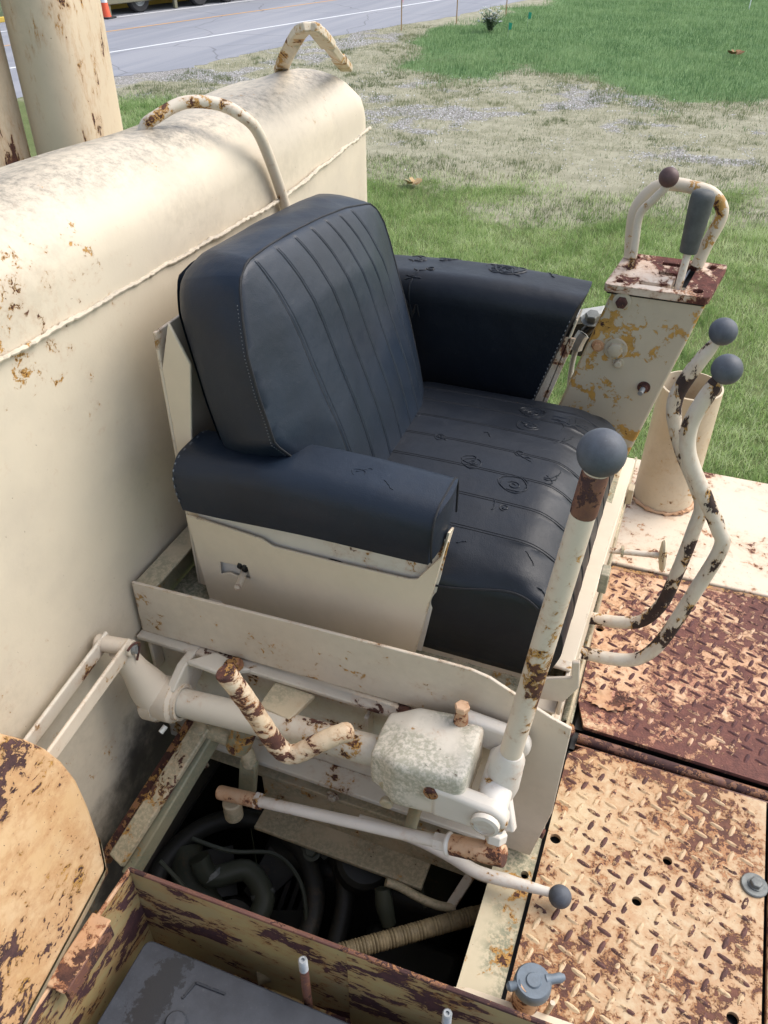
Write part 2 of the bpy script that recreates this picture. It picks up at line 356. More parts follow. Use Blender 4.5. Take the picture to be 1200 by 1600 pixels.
# ---------------------------------------------------------------- the ground, the road
GZ = -2.3
def vnoise(x, y, s, seed):
    """smooth value noise on arrays"""
    r = np.random.default_rng(seed).random((64, 64)); u, v = x / s, y / s
    i, j = np.floor(u).astype(int), np.floor(v).astype(int); a, b = u - i, v - j
    a, b = a * a * (3 - 2 * a), b * b * (3 - 2 * b)
    g = lambda p, q: r[p % 64, q % 64]
    return (g(i, j) * (1 - a) + g(i + 1, j) * a) * (1 - b) + (g(i, j + 1) * (1 - a) + g(i + 1, j + 1) * a) * b
def fbm(x, y, s, seed): return (vnoise(x, y, s, seed) + .5 * vnoise(x, y, s / 2.1, seed + 1) + .25 * vnoise(x, y, s / 4.3, seed + 2)) / 1.75
def sm(v, a, b): t = np.clip((v - a) / (b - a), 0, 1); return t * t * (3 - 2 * t)
def zones(x, y):
    """lush green near the machine, gravel, lush green beyond"""
    n = fbm(x, y, 2.2, 3) - .5; n2 = fbm(x, y, .9, 11) - .5
    fn = np.interp(x, [-12, -8, -4.94, -3.48, -2.53, -1.73, -.94, .74, 6], [15.5, 13.2, 12.4, 11.3, 11.2, 11.4, 12.0, 13.4, 16])
    near = sm(fn - y + n * 3.6 + n2 * 3.0, -1.5, 1.3)
    near = np.maximum(near, sm(1.6 - np.hypot(x + 11.6, (y - 14.7) * .8) + n * 2, -.5, .7))
    fg = np.interp(x, [-20, -9.2, -8.1, -6.6, -4.8, -3.24, -1.28, .62, 8], [60, 27.5, 22.8, 22.2, 23.6, 23.2, 20.9, 20.6, 20])
    far = sm(y - fg + n * 5.0 + n2 * 3.0, -2.2, 1.6)
    far = far * sm(x * 1.0 + 11.3 - (y - 22) * .20 + n * 3, -1, 1.5)
    band = np.exp(-((y - 18.4 - n * 5) / 3.2) ** 2) * sm(x, -9.5, -6.5) + 1.25 * sm(-10.2 - x + n * 2.4, -.6, 1.2) * sm(y, 15.5, 18)
    grav = np.clip(band, 0, 1.0) * sm(.55 * fbm(x, y, 1.6, 23) + .45 * fbm(x, y, .45, 29), .46, .64)
    grav = np.clip(grav, 0, 1) * (1 - near) * (1 - far)
    return near, far, grav
def grid_mesh(name, x0, x1, y0, y1, step, zfun=None):
    nx, ny = int((x1 - x0) / step) + 1, int((y1 - y0) / step) + 1
    X, Y = np.meshgrid(np.linspace(x0, x1, nx), np.linspace(y0, y1, ny)); X, Y = X.ravel(), Y.ravel()
    Z = zfun(X, Y) if zfun else np.zeros_like(X)
    me = bpy.data.meshes.new(name); me.vertices.add(nx * ny); me.vertices.foreach_set('co', np.stack([X, Y, Z], 1).ravel())
    i = (np.arange(ny - 1)[:, None] * nx + np.arange(nx - 1)).ravel()
    q = np.stack([i, i + 1, i + nx + 1, i + nx], 1).ravel(); nf = len(i)
    me.loops.add(nf * 4); me.loops.foreach_set('vertex_index', q.astype(np.int32))
    me.polygons.add(nf); me.polygons.foreach_set('loop_start', (np.arange(nf) * 4).astype(np.int32))
    me.update(calc_edges=True); me.polygons.foreach_set('use_smooth', [True] * nf)
    o = bpy.data.objects.new(name, me); COL.objects.link(o); return o, X, Y
def attr(me, nm, arr):
    a = me.attributes.new(nm, 'FLOAT', 'POINT'); a.data.foreach_set('value', np.asarray(arr, np.float32))
t = NT('soil'); v = t.coords(rand=False)
A = lambda nm: t.n('Attribute', {'attribute_name': nm}).outputs['Fac']
soil = t.mix(t.step(t.noise(v, 3, 8, .7), .35, .65), (.275, .265, .185), (.385, .365, .27))
soil = t.mix(t.step(t.noise(v, 60, 6, .75), .5, .68, 0, .7), soil, (.15, .15, .075))
gr = t.n('TexVoronoi', {'feature': 'F1'}, Vector=v, Scale=26.0)
stone = t.mix(t.step(gr.outputs['Color'], .1, .9), (.32, .31, .29), (.50, .49, .47))
stone = t.mix(t.step(gr.outputs['Distance'], .25, .7, 0, .75), stone, (.13, .115, .10))
gm = t.step(t.math('ADD', A('gravel'), t.math('MULTIPLY_ADD', t.noise(v, 7, 9, .8), 1.5, -.75)), .30, .55)
c = t.mix(gm, soil, stone)
turf = t.mix(t.step(t.noise(v, 2.2, 8, .7), .3, .7), (.11, .145, .05), (.18, .205, .085))
turf = t.mix(t.step(t.noise(v, 70, 5, .7), .45, .65, 0, .7), turf, (.06, .085, .03))
turf_far = t.mix(t.step(t.noise(v, 1.1, 8, .7), .3, .7), (.12, .21, .085), (.18, .275, .115))
turf_far = t.mix(t.step(t.noise(v, 30, 6, .8), .45, .65, 0, .6), turf_far, (.07, .125, .055))
jig = t.math('MULTIPLY_ADD', t.noise(v, 5, 8, .75), .8, -.4)
c = t.mix(t.step(t.math('ADD', A('near'), jig), .35, .65), c, turf)
c = t.mix(t.step(t.math('ADD', A('far'), jig), .35, .65), c, turf_far)
M['soil'] = t.fin(c, .95, t.bump(t.noise(v, 40, 8, .75), .6, .03), Specular_IOR_Level=.15)
go, gx, gy = grid_mesh('ground', -34, 14, -6, 60, .25)
n_, f_, g_ = zones(gx, gy)
go.location = (0, 0, GZ); go['kind'] = 'structure'; go.data.materials.append(M['soil'])
attr(go.data, 'near', n_); attr(go.data, 'far', f_); attr(go.data, 'gravel', g_)
# the far fields out to the horizon, a frame of four wide strips round the near sheet
far = MB()
S = 420
for a, b in (((-S, 60), (S, S)), ((-S, -S), (S, -6)), ((-S, -6), (-34, 60)), ((14, -6), (S, 60))):
    far.add([(a[0], a[1], GZ), (b[0], a[1], GZ), (b[0], b[1], GZ), (a[0], b[1], GZ)], [(0, 1, 2, 3)])
t = NT('far_turf'); v = t.coords(rand=False)
M['far_turf'] = t.fin(t.mix(t.step(t.noise(v, .4, 8, .7), .3, .7), (.11, .20, .095), (.17, .265, .13)), .95)
far.build('field', 'far_turf', kind='structure')

rd = np.array([.2718, .9624]); rp = np.array([-rd[1], rd[0]])          # along and across the road
def road_pt(p, a, b): q = np.array(p) + rd * a + rp * b; return (q[0], q[1])
def strip(p, a0, a1, b0, b1, z):
    q = [road_pt(p, a0, b0), road_pt(p, a1, b0), road_pt(p, a1, b1), road_pt(p, a0, b1)]
    return MB().add([(x, y, z) for x, y in q], [(0, 1, 2, 3)])
t = NT('asphalt'); v = t.coords(rand=False)
c = t.mix(t.step(t.noise(t.n('Mapping', None, Vector=v, Rotation=(0, 0, R_(-15.8)), Scale=(1.2, .06, 1)).outputs[0], 1.2, 5, .6), .35, .65), (.225, .235, .265), (.285, .29, .315))
c = t.mix(t.step(t.noise(v, 45, 5, .8), .5, .7, 0, .5), c, (.16, .165, .185))
crk = t.n('TexVoronoi', {'feature': 'DISTANCE_TO_EDGE'}, Vector=t.n('VectorMath', {'operation': 'ADD'}, i0=v, i1=t.n('TexNoise', None, Vector=v, Scale=.6).outputs[1]).outputs[0], Scale=.22).outputs[0]
c = t.mix(t.step(crk, .0, .008, .55, 0), c, (.08, .08, .09))
M['asphalt'] = t.fin(c, .8, t.bump(t.noise(v, 120, 4, .7), .4, .006))
N0 = (-16.55, 21.03)
# shoulder edge waves a little: the grass eats into it
edge = [(-14.75, 12.0), (-14.3, 18.1), (-13.1, 20.2), (-12.75, 22.9), (-11.6, 27.6), (-9.9, 32.6), (-9.0, 37.8), (-3.0, 60), (8, 100), (30, 180)]
L = []
for (x0, y0), (x1, y1) in zip(edge[:-1], edge[1:]):
    for k in range(10):
        f = k / 10; L.append((x0 + (x1 - x0) * f + random.uniform(-.12, .12), y0 + (y1 - y0) * f))
far_side = [road_pt(N0, a, 8.1) for a in (180, 60, 20, 0, -20, -60)]
rb = MB(); rb.prism([(x, y, GZ + .006) for x, y in [(-22, -16), (-17.5, 2)] + L + far_side], (0, 0, -.004))
road = rb.build('road', 'asphalt', kind='structure')
t = NT('road_paint'); v = t.coords(); M['lane_white'] = t.fin(t.mix(t.step(t.noise(v, 9, 8, .8), .56, .66, 0, .8), (.72, .73, .74), (.28, .28, .30)), .7)
t = NT('yellow_paint'); v = t.coords(); M['lane_yellow'] = t.fin(t.mix(t.step(t.noise(v, 9, 8, .8), .52, .68, 0, .8), (.58, .31, .10), (.26, .25, .26)), .7)
for b0, b1, mt in ((-.06, .06, 'lane_white'), (3.30, 3.42, 'lane_yellow'), (5.95, 6.07, 'lane_white')):
    strip(N0, -50, 160, b0, b1, GZ + .011).build('lane_line', mt, road)
kerb = MB()
q = [road_pt(N0, a, b) for a, b in ((-50, 8.0), (160, 8.0), (160, 8.2), (-50, 8.2))]
kerb.prism([(x, y, GZ) for x, y in q], (0, 0, .15)).build('kerb', 'yellowkerb', kind='structure', bev=.02)
verge = strip(N0, -50, 160, 8.2, 14, GZ + .08)
t = NT('verge_turf'); v = t.coords(rand=False)
M['verge'] = t.fin(t.mix(t.step(t.noise(v, 3, 8, .75), .35, .65), (.06, .10, .04), (.13, .15, .07)), .95, t.bump(t.noise(v, 30, 6, .8), .8, .05))
verge.build('verge', 'verge', kind='structure')

# ---------------------------------------------------------------- grass blades, real geometry in a few masses
def blades(name, x0, x1, y0, y1, dens, keep, h0, h1, wd, cols, label, seg=2, lean=.5, tuft=0):
    n = int((x1 - x0) * (y1 - y0) * dens)
    if tuft:
        m = n // tuft; cx, cy = rng.uniform(x0, x1, m), rng.uniform(y0, y1, m)
        X = np.repeat(cx, tuft) + rng.normal(0, .035, m * tuft); Y = np.repeat(cy, tuft) + rng.normal(0, .035, m * tuft); n = m * tuft
    else: X, Y = rng.uniform(x0, x1, n), rng.uniform(y0, y1, n)
    # inside the cone the photograph and a step to its side can see, and off the road
    k = (X > -.84 * Y + .5) & (X < .105 * Y + 1.3) & (rng.random(n) < keep(X, Y))
    k &= X > np.interp(Y, [e[1] for e in edge], [e[0] for e in edge]) + rng.normal(.05, .12, n)
    X, Y = X[k], Y[k]; n = len(X)
    hh = rng.uniform(h0, h1, n) * (.65 + .7 * fbm(X, Y, .8, 41)); az = rng.uniform(0, 2 * np.pi, n) ; le = rng.uniform(.1, 1, n) * lean
    dx, dy = np.cos(az), np.sin(az); fa = rng.uniform(0, 2 * np.pi, n); wx, wy = np.cos(fa) * wd / 2, np.sin(fa) * wd / 2
    rows = []
    z0 = GZ - .01
    if seg == 1: lv = [(0, 1.0), (1, 0)]
    else: lv = [(0, 1.0), (.55, .8), (1, 0)]
    pts = []
    for tt, ww in lv:
        ox, oy, oz = dx * hh * le * tt ** 2, dy * hh * le * tt ** 2, hh * tt * (1 - .3 * le * tt)
        if ww: pts += [(X + ox - wx * ww, Y + oy - wy * ww, z0 + oz), (X + ox + wx * ww, Y + oy + wy * ww, z0 + oz)]
        else: pts += [(X + ox, Y + oy, z0 + oz)]
    nv = len(pts); co = np.stack([np.stack(p, 1) for p in pts], 1).reshape(-1, 3)
    me = bpy.data.meshes.new(name); me.vertices.add(n * nv); me.vertices.foreach_set('co', co.ravel())
    tri = [(0, 1, 2)] if seg == 1 else [(0, 1, 3), (0, 3, 2), (2, 3, 4)]
    T = (np.arange(n)[:, None, None] * nv + np.array(tri)[None]).reshape(-1, 3); nf = len(T)
    me.loops.add(nf * 3); me.loops.foreach_set('vertex_index', T.ravel().astype(np.int32))
    me.polygons.add(nf); me.polygons.foreach_set('loop_start', (np.arange(nf) * 3).astype(np.int32)); me.update(calc_edges=True)
    tint = np.clip(rng.normal(.47, .22, n) + (fbm(X, Y, 1.1, 77) - .5) * .9 + (fbm(X, Y, .22, 87) - .5) * .7, 0, 1)
    attr(me, 'tint', np.repeat(tint, nv))
    t = NT(name); a = t.n('Attribute', {'attribute_name': 'tint'}).outputs['Fac']
    cr = t.n('ValToRGB', None, Fac=a); e = cr.color_ramp.elements
    e[0].color = (*cols[0], 1); e[1].color = (*cols[2], 1); k2 = e.new(.5); k2.color = (*cols[1], 1)
    t.set(t.b, 'Base_Color', cr.outputs[0]); t.set(t.b, 'Roughness', .55); t.set(t.b, 'Specular_IOR_Level', .25)
    tr = t.n('BsdfTranslucent', None, Color=cr.outputs[0]); ms = t.n('MixShader', None, i0=.45); t.t.links.new(t.b.outputs[0], ms.inputs[1]); t.t.links.new(tr.outputs[0], ms.inputs[2])
    t.t.links.new(ms.outputs[0], t.out.inputs[0])
    o = bpy.data.objects.new(name, me); COL.objects.link(o); me.materials.append(t.m)
    o['kind'] = 'stuff'; o['label'] = label; o['category'] = 'grass'
    return o
Z0 = lambda x, y: zones(x, y)[0]
Z1 = lambda x, y: zones(x, y)[1]
blades('grass', -6, 3, 3.5, 15, 3200, lambda x, y: Z0(x, y) * (.35 + .65 * sm(fbm(x, y, .7, 51), .3, .6)), .05, .135, .0055,
       ((.12, .21, .055), (.37, .50, .18), (.68, .72, .44)), 'lush green grass growing close beside the machine', tuft=6, lean=1.05)
blades('meadow_grass', -9.5, 5, 18, 52, 420, lambda x, y: Z1(x, y) * np.interp(y, [18, 30, 52], [1, .8, .45]), .09, .17, .014,
       ((.095, .18, .075), (.18, .29, .12), (.30, .40, .20)), 'taller bluish green meadow grass beyond the gravel patch', seg=1)
blades('grass', -13.5, -9.2, 12.2, 17.2, 1500, lambda x, y: Z0(x, y), .05, .13, .008,
       ((.10, .19, .05), (.32, .46, .17), (.64, .69, .42)), 'green grass patch by the road left of the tank', tuft=6, lean=1.0)
def dry(x, y):
    a, b, g = zones(x, y); return np.clip(1 - a * .9 - b * .9, 0, 1) * (1 - .85 * g) * (.25 + .75 * sm(fbm(x, y, 1.0, 61), .35, .6))
blades('dry_grass', -13, 3, 10.5, 30, 900, dry, .02, .055, .010,
       ((.20, .22, .11), (.335, .335, .20), (.48, .46, .32)), 'short dry straw coloured grass between the gravel', seg=1, lean=1.2)
blades('green_tuft_grass', -13, 3, 10.5, 30, 700, lambda x, y: (1 - Z0(x, y)) * (1 - Z1(x, y)) * (.12 + sm(fbm(x, y, .55, 71) + .35 * (Z0(x - .0, y - 1.4) + Z1(x, y + 2.0)), .58, .74)), .04, .10, .009,
       ((.09, .13, .05), (.16, .20, .09), (.26, .27, .14)), 'scattered green tufts in the dry grass', seg=1, tuft=5)
# loose gravel stones
def gravel_stones(n=26000):
    X, Y = rng.uniform(-13, 2, n * 6), rng.uniform(11, 27, n * 6); g = zones(X, Y)[2]
    k = (rng.random(n * 6) < g * .35) & (X > np.interp(Y, [e[1] for e in edge], [e[0] for e in edge]) + .1); X, Y = X[k][:n], Y[k][:n]; n = len(X)
    s = rng.uniform(.008, .024, n); base = np.array([(1, 0, 0), (-.3, .9, 0), (-.8, -.6, 0), (.1, .1, .9)])
    rot = rng.uniform(0, 6.28, n); c, sn = np.cos(rot), np.sin(rot)
    P = np.zeros((n, 4, 3))
    for i, b in enumerate(base):
        jx = b[0] + rng.uniform(-.25, .25, n); jy = b[1] + rng.uniform(-.25, .25, n)
        P[:, i, 0] = X + s * (jx * c - jy * sn); P[:, i, 1] = Y + s * (jx * sn + jy * c); P[:, i, 2] = GZ + .004 + s * b[2] * rng.uniform(.5, 1, n)
    me = bpy.data.meshes.new('gravel'); me.vertices.add(n * 4); me.vertices.foreach_set('co', P.ravel())
    T = (np.arange(n)[:, None, None] * 4 + np.array([(0, 1, 3), (1, 2, 3), (2, 0, 3)])[None]).reshape(-1, 3)
    me.loops.add(len(T) * 3); me.loops.foreach_set('vertex_index', T.ravel().astype(np.int32)); me.polygons.add(len(T))
    me.polygons.foreach_set('loop_start', (np.arange(len(T)) * 3).astype(np.int32)); me.update(calc_edges=True)
    attr(me, 'tint', np.repeat(rng.random(n), 4))
    t = NT('gravel'); a = t.n('Attribute', {'attribute_name': 'tint'}).outputs['Fac']
    M['gravel'] = t.fin(t.mix(a, (.30, .30, .30), (.62, .62, .62)), .9)
    o = bpy.data.objects.new('gravel', me); COL.objects.link(o); me.materials.append(M['gravel'])
    o['kind'] = 'stuff'; o['label'] = 'loose grey gravel showing through the dry grass'; o['category'] = 'gravel'
gravel_stones()

# ---------------------------------------------------------------- far small things
def stake(p, lab, top, rib):
    x, y = p
    t = thing('survey_stake', lab, 'stake', (x, y, GZ), 'survey stakes along the road edge')
    MB().tube([(x, y, GZ - .1), (x + .01, y, GZ + top)], [.019, .019], 4).build('post', 'stake', t)
    MB().tube([(x + .008, y, GZ + top - .30), (x + .01, y, GZ + top)], [.0195, .0195], 4).build('painted_tip', 'pink', t)
    mb = MB()
    for (dx, dz, l) in rib:
        a = V(x, y, GZ + top - .33); P = spline([a, a + V(dx * .4, -.02, dz * .3), a + V(dx, .02, dz)], 5)
        vs = [q + V(0, 0, e * .028) for q in P for e in (-1, 1)]
        mb.add(vs, [(2 * i, 2 * i + 1, 2 * i + 3, 2 * i + 2) for i in range(len(P) - 1)])
    mb.build('ribbon', 'pink', t)
stake((-10.43, 28.39), 'wooden survey stake leftmost beside the road with pink ribbon', 1.35, [(-.25, -.18, 1), (.05, -.25, 1)])
stake((-9.25, 30.48), 'wooden survey stake in the middle of the three along the road', 1.3, [(-.42, -.05, 1), (-.2, -.1, 1)])
stake((-8.27, 33.21), 'wooden survey stake farthest along the road at the lawn edge', 1.25, [(-.65, .1, 1), (-.3, .02, 1)])
for (x, y), lab in (((-6.86, 28.0), 'small green marker flag nearer the flowering weed'), ((-6.9, 30.72), 'small green marker flag farther back in the meadow')):
    t = thing('marker_flag', lab, 'marker flag', (x, y, GZ), 'green marker flags in the grass')
    MB().cyl((x, y, GZ - .05), (x, y, GZ + .42), .004, 6).build('wire', 'zinc', t)
    vs = [(x, y, GZ + .42), (x + .10, y + .03, GZ + .40), (x + .085, y + .02, GZ + .24), (x, y, GZ + .22)]
    MB().prism(vs, (0, .002, 0)).build('pennant', 'flag', t)
x, y = -.32, 38.31
MB().tube([(x, y, GZ - .1), (x + .03, y, GZ + 1.2)], .018, 6).build('marker_stick', 'white'); tag(bpy.data.objects['marker_stick'], 'thin pale stick standing alone far off in the meadow', 'stick')
def weed(p, lab):
    x, y = p; t = thing('flowering_weed', lab, 'weed', (x, y, GZ))
    st, lf, fl = MB(), MB(), MB()
    for i in range(46):
        a, l, h = random.uniform(0, 6.28), random.uniform(.1, .42), random.uniform(.25, .62)
        P = spline([(x, y, GZ), (x + math.cos(a) * l * .5, y + math.sin(a) * l * .5, GZ + h * .7), (x + math.cos(a) * l, y + math.sin(a) * l, GZ + h)], 3)
        st.tube(P, .005, 4)
        for q in P[1:] + P[1:2]:
            for k in range(4):
                b = random.uniform(0, 6.28); d = V(math.cos(b), math.sin(b), random.uniform(-.2, .5)) * random.uniform(.05, .10); s = V(-d.y, d.x, 0) * .3
                lf.add([q, q + d * .5 + s, q + d, q + d * .5 - s], [(0, 1, 2, 3)])
        if i % 2: 
            for k in range(5): fl.ball(P[-1] + V(random.uniform(-.05, .05), random.uniform(-.05, .05), random.uniform(0, .03)), .018, 6)
    M['weedleaf'] = plain('weed_leaf', (.15, .22, .11), .7) if 'weedleaf' not in M else M['weedleaf']
    st.build('stem', 'weedleaf', t); lf.build('leaves', 'weedleaf', t, kind='stuff'); fl.build('flowers', 'white', t, kind='stuff')
weed((-7.73, 29.13), 'bushy weed with white flower heads at the meadow corner')
def leaf(p, mat, s, lab):
    x, y = p; mb = MB()
    for k in range(7):
        a = k * .9 + random.uniform(-.2, .2); d = V(math.cos(a), math.sin(a), .35) * s; e = V(-d.y, d.x, s * .5) * .35; c = V(x, y, GZ + .05)
        mb.add([c, c + d * .55 + e, c + d, c + d * .55 - e], [(0, 1, 2, 3)])
    o = mb.build('fallen_leaf', mat); tag(o, lab, 'leaf')
leaf((-.31, 27.03), 'leafbrown', .24, 'curled brown dead leaf clump lying in the far meadow')
leaf((-4.35, 12.43), 'leaftan', .16, 'pale tan dry leaf lying at the lush grass edge')

cx, cy = -20.99, 27.51
t = thing('traffic_cone', 'orange traffic cone with white collar and black base on the road', 'cone', (cx, cy, GZ))
MB().box((cx - .25, cy - .25, GZ + .012), (cx + .25, cy + .25, GZ + .06)).build('base', 'blackrub', t, bev=.02)
MB().lathe((cx, cy, GZ + .06), (0, 0, 1), [(.165, 0), (.15, .05), (.062, .86), (.045, .90), (0, .90)], 24).build('body', 'orange', t)
MB().lathe((cx, cy, GZ + .06), (0, 0, 1), [(.1105, .42), (.1125, .42), (.0935, .60), (.0915, .60)], 24).build('collar', 'white', t)
MB().lathe((cx, cy, GZ + .06), (0, 0, 1), [(.0855, .66), (.0875, .66), (.0765, .76), (.0745, .76)], 24).build('collar', 'white', t)

def W(a, b, z): x, y = road_pt(N0, a, b); return (x, y, GZ + z)
def road_ab(x, y): d = np.array([x, y]) - np.array(N0); return float(d @ rd), float(d @ rp)
def wheel(mb_t, mb_r, a, b0, b1, r):
    p, q = V(W(a, b0, r)), V(W(a, b1, r)); ax = q - p; L = ax.length
    mb_t.lathe(p, ax, [(r * .55, .01), (r * .9, 0), (r, .05), (r, L - .05), (r * .9, L), (r * .55, L - .01)], 36)
    mb_r.lathe(p, ax, [(0, .09), (r * .25, .09), (r * .27, .03), (r * .36, .03), (r * .40, .09), (r * .54, .015), (r * .57, .015), (r * .57, L - .02), (0, L - .02)], 30)
def trailer():
    b = 6.25
    t = thing('flatbed_trailer', 'khaki flatbed trailer parked along the far road edge', 'trailer', W(9, b + 1.2, 0))
    MB().prism([W(4.6, b, .36), W(14.5, b, .36), W(14.5, b + 2.4, .36), W(4.6, b + 2.4, .36)], (0, 0, .75)).build('bed', 'khaki', t, bev=.03)
    MB().prism([W(4.6, b - .02, 1.0), W(14.5, b - .02, 1.0), W(14.5, b + 2.42, 1.0), W(4.6, b + 2.42, 1.0)], (0, 0, .16)).build('side_rail', 'khaki', t, bev=.02)
    MB().prism([W(4.7, b + .1, 1.17), W(4.8, b + .1, 1.17), W(4.8, b + 2.3, 1.17), W(4.7, b + 2.3, 1.17)], (0, 0, 1.2)).build('headboard', 'khaki', t, bev=.02)
    for a in (5.4, 8.45): 
        MB().prism([W(a - .07, b + .05, .02), W(a + .07, b + .05, .02), W(a + .07, b + .17, .02), W(a - .07, b + .17, .02)], (0, 0, .5)).build('landing_leg', 'khaki', t, bev=.01)
    for a, bb in ((6.85, b + .12), (9.65, b), (11.1, b), (6.85, b + 2.0), (9.65, b + 2.1), (11.1, b + 2.1), (8.0, b + 2.0)):
        mt, mr = MB(), MB(); wheel(mt, mr, a, bb, bb + .28, .46)
        wh = mt.build('wheel', 'tyre', t); mr.build('rim', 'rim', wh)
trailer()
def car():
    b, a0 = 6.35, 18.4
    t = thing('parked_car', 'dark car parked beyond the flatbed trailer on the far roadside', 'car', W(a0 + 2, b + .9, 0))
    sec = [(0, .35), (.05, .75), (1.0, .9), (1.5, 1.38), (3.0, 1.42), (3.6, .98), (4.3, .9), (4.4, .4), (4.2, .3), (.2, .3)]
    pr = [V(W(a0 + s, b, z)) for s, z in sec]; vec = V(W(a0, b + 1.75, 0)) - V(W(a0, b, 0))
    MB().prism(pr, vec).build('body', 'blackrub', t, bev=.08, seg=3)
    for a in (.85, 3.5):
        for bb in (b - .02, b + 1.55):
            mt, mr = MB(), MB(); wheel(mt, mr, a0 + a, bb, bb + .22, .33); wh = mt.build('wheel', 'tyre', t); mr.build('rim', 'rim', wh)
car()
def shed():
    A0, B0 = 0.0, 8.55
    x, y = road_pt(N0, A0 - 3, B0 + 3)
    t = thing('white_building', 'white building with horizontal siding beyond the yellow kerb', 'building', (x, y, GZ))
    a0, a1, b0, b1 = A0 - 9, A0 + 2.2, B0 + .35, B0 + 7
    MB().prism([W(a0, b0, 0), W(a1, b0, 0), W(a1, b1, 0), W(a0, b1, 0)], (0, 0, 3.2)).build('wall', 'siding', t)
    mb = MB()
    for k in range(21):
        z = .2 + k * .143
        mb.prism([W(a0, b0 - .004, z), W(a0, b0 - .03, z), W(a0, b0 - .004, z + .138)], V(W(a1, b0, 0)) - V(W(a0, b0, 0)))
        mb.prism([W(a1 + .004, b0, z), W(a1 + .03, b0, z), W(a1 + .004, b0, z + .138)], V(W(a1, b1, 0)) - V(W(a1, b0, 0)))
    mb.build('siding', 'siding', t, kind='stuff')
    rf = MB(); m = (b0 + b1) / 2
    rf.prism([W(a0 - .3, b0 - .4, 3.1), W(a0 - .3, m, 4.6), W(a0 - .3, b1 + .4, 3.1), W(a0 - .3, b1 + .4, 3.22), W(a0 - .3, m, 4.72), W(a0 - .3, b0 - .4, 3.22)], V(W(a1 + .6, 0, 0)) - V(W(a0, 0, 0)))
    rf.build('roof', 'rim', t)
    MB().prism([W(a0 + 4, b0 - .02, 1.0), W(a0 + 5.2, b0 - .02, 1.0), W(a0 + 5.2, b0 - .02, 2.3), W(a0 + 4, b0 - .02, 2.3)], V(W(0, .05, 0)) - V(W(0, 0, 0))).build('window', 'slot', t)
shed()

# ================================================================ the machine
# ---------------------------------------------------------------- tank beside the seat
T = thing('fender_tank', 'long cream tank with rounded top standing behind the seat', 'tank', (-1.0, 1.0, -.9))
prof = [(-.82, -.9), (-.82, .2), (-.82, .6), (-.82, .96)]
for k in range(1, 9):
    a = R_(90) * k / 8; prof.append((-.82 - .115 * (1 - math.cos(a)), .96 + .105 * math.sin(a)))
prof += [(-.965, 1.062), (-1.02, 1.046)]
for k in range(1, 9):
    a = R_(90) * k / 8; prof.append((-1.02 - .12 * math.sin(a), .926 + .12 * math.cos(a)))
prof += [(-1.14, .4), (-1.14, -.9)]
ys = [-.5, .2, .6, .9] + lin(1.0, 1.94, 14) + [1.96, 1.985, 2.0, 2.01]
rows = []
for i, y in enumerate(ys):
    e = {-4: 0.0, -3: .006, -2: .02, -1: .045}.get(i - len(ys), 0.0)     # far end rolls over
    row = []
    for x, z in prof:
        cxm, czm = -.98, .5
        sx = x + (cxm - x) * e * 1.2 / .16 * .5; sz = z - (e if z > .5 else 0)
        dip = .004 * math.sin(y * 5 + x * 9) if z < .95 else .006 * math.sin(y * 7.3)
        yy = y + (max(y - .9, 0) / 1.1) * (.75 * min(0, x + .82) + .05 * (.96 - min(z, .96)) )
        row.append((sx + (dip if x > -.83 else 0) , yy, sz + (dip if z > 1.0 else 0)))
    rows.append(row)
n = len(prof); mb = MB()
mb.add([p for r in rows for p in r], [(i * n + j, i * n + j + 1, (i + 1) * n + j + 1, (i + 1) * n + j) for i in range(len(ys) - 1) for j in range(n - 1)])
mb.add(rows[-1], [tuple(range(n))]); mb.add(rows[0], [tuple(range(n))])
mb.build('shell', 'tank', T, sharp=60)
def bead(a, b, n, r, x, seedk):
    rr = random.Random(seedk); P = [V(a).lerp(V(b), i / n) + V(rr.uniform(-.001, .002), 0, rr.uniform(-.001, .001) + .0012 * math.sin(i * .31)) for i in range(n + 1)]
    return MB().tube(P, [r * rr.uniform(.75, 1.25) for _ in P], 8)
bead((-.8150, .55, .913), (-.8150, 1.52, .893), 150, .0036, 0, 1).build('weld_seam', 'tank', T)
bead((-.8150, 1.53, .893), (-.8155, 2.005, .930), 70, .0042, 0, 2).build('weld_seam', 'tank', T)
hp = spline([(-.810, 1.60, .72), (-.810, 1.535, .87), (-.808, 1.495, .95), (-.806, 1.44, 1.035), (-.815, 1.405, 1.07), (-.850, 1.383, 1.092), (-.895, 1.345, 1.098), (-.928, 1.300, 1.080), (-.945, 1.292, 1.066), (-.955, 1.287, 1.035), (-.958, 1.285, .99)], 6)
hb = MB()
for k in range(len(hp) - 1): pass
hb.tube(hp, .0108, 12).build('strap_bar', 'lever', T)
lp = [(-0.9853, 1.8846, 1.0600), (-0.9327, 1.8122, 1.1000), (-0.8329, 1.6794, 1.1650), (-0.7684, 1.5880, 1.1900), (-0.7609, 1.5996, 1.1880), (-0.7658, 1.6506, 1.1650), (-0.8299, 1.8610, 1.1000), (-0.8774, 2.0139, 1.0550)]
lp2 = spline(lp, 3); mb = MB()
for k in range(len(lp2) - 1): mb.bar(lp2[k], V(lp2[k + 1]) + (V(lp2[k + 1]) - V(lp2[k])).normalized() * .004, .030, .016, up=(0, .3, .1) if abs(V(lp2[k+1])[2]-V(lp2[k])[2]) > .02 else (0, 0, 1))
GL = mb.build('grab_handle', 'guard', T, bev=.003)

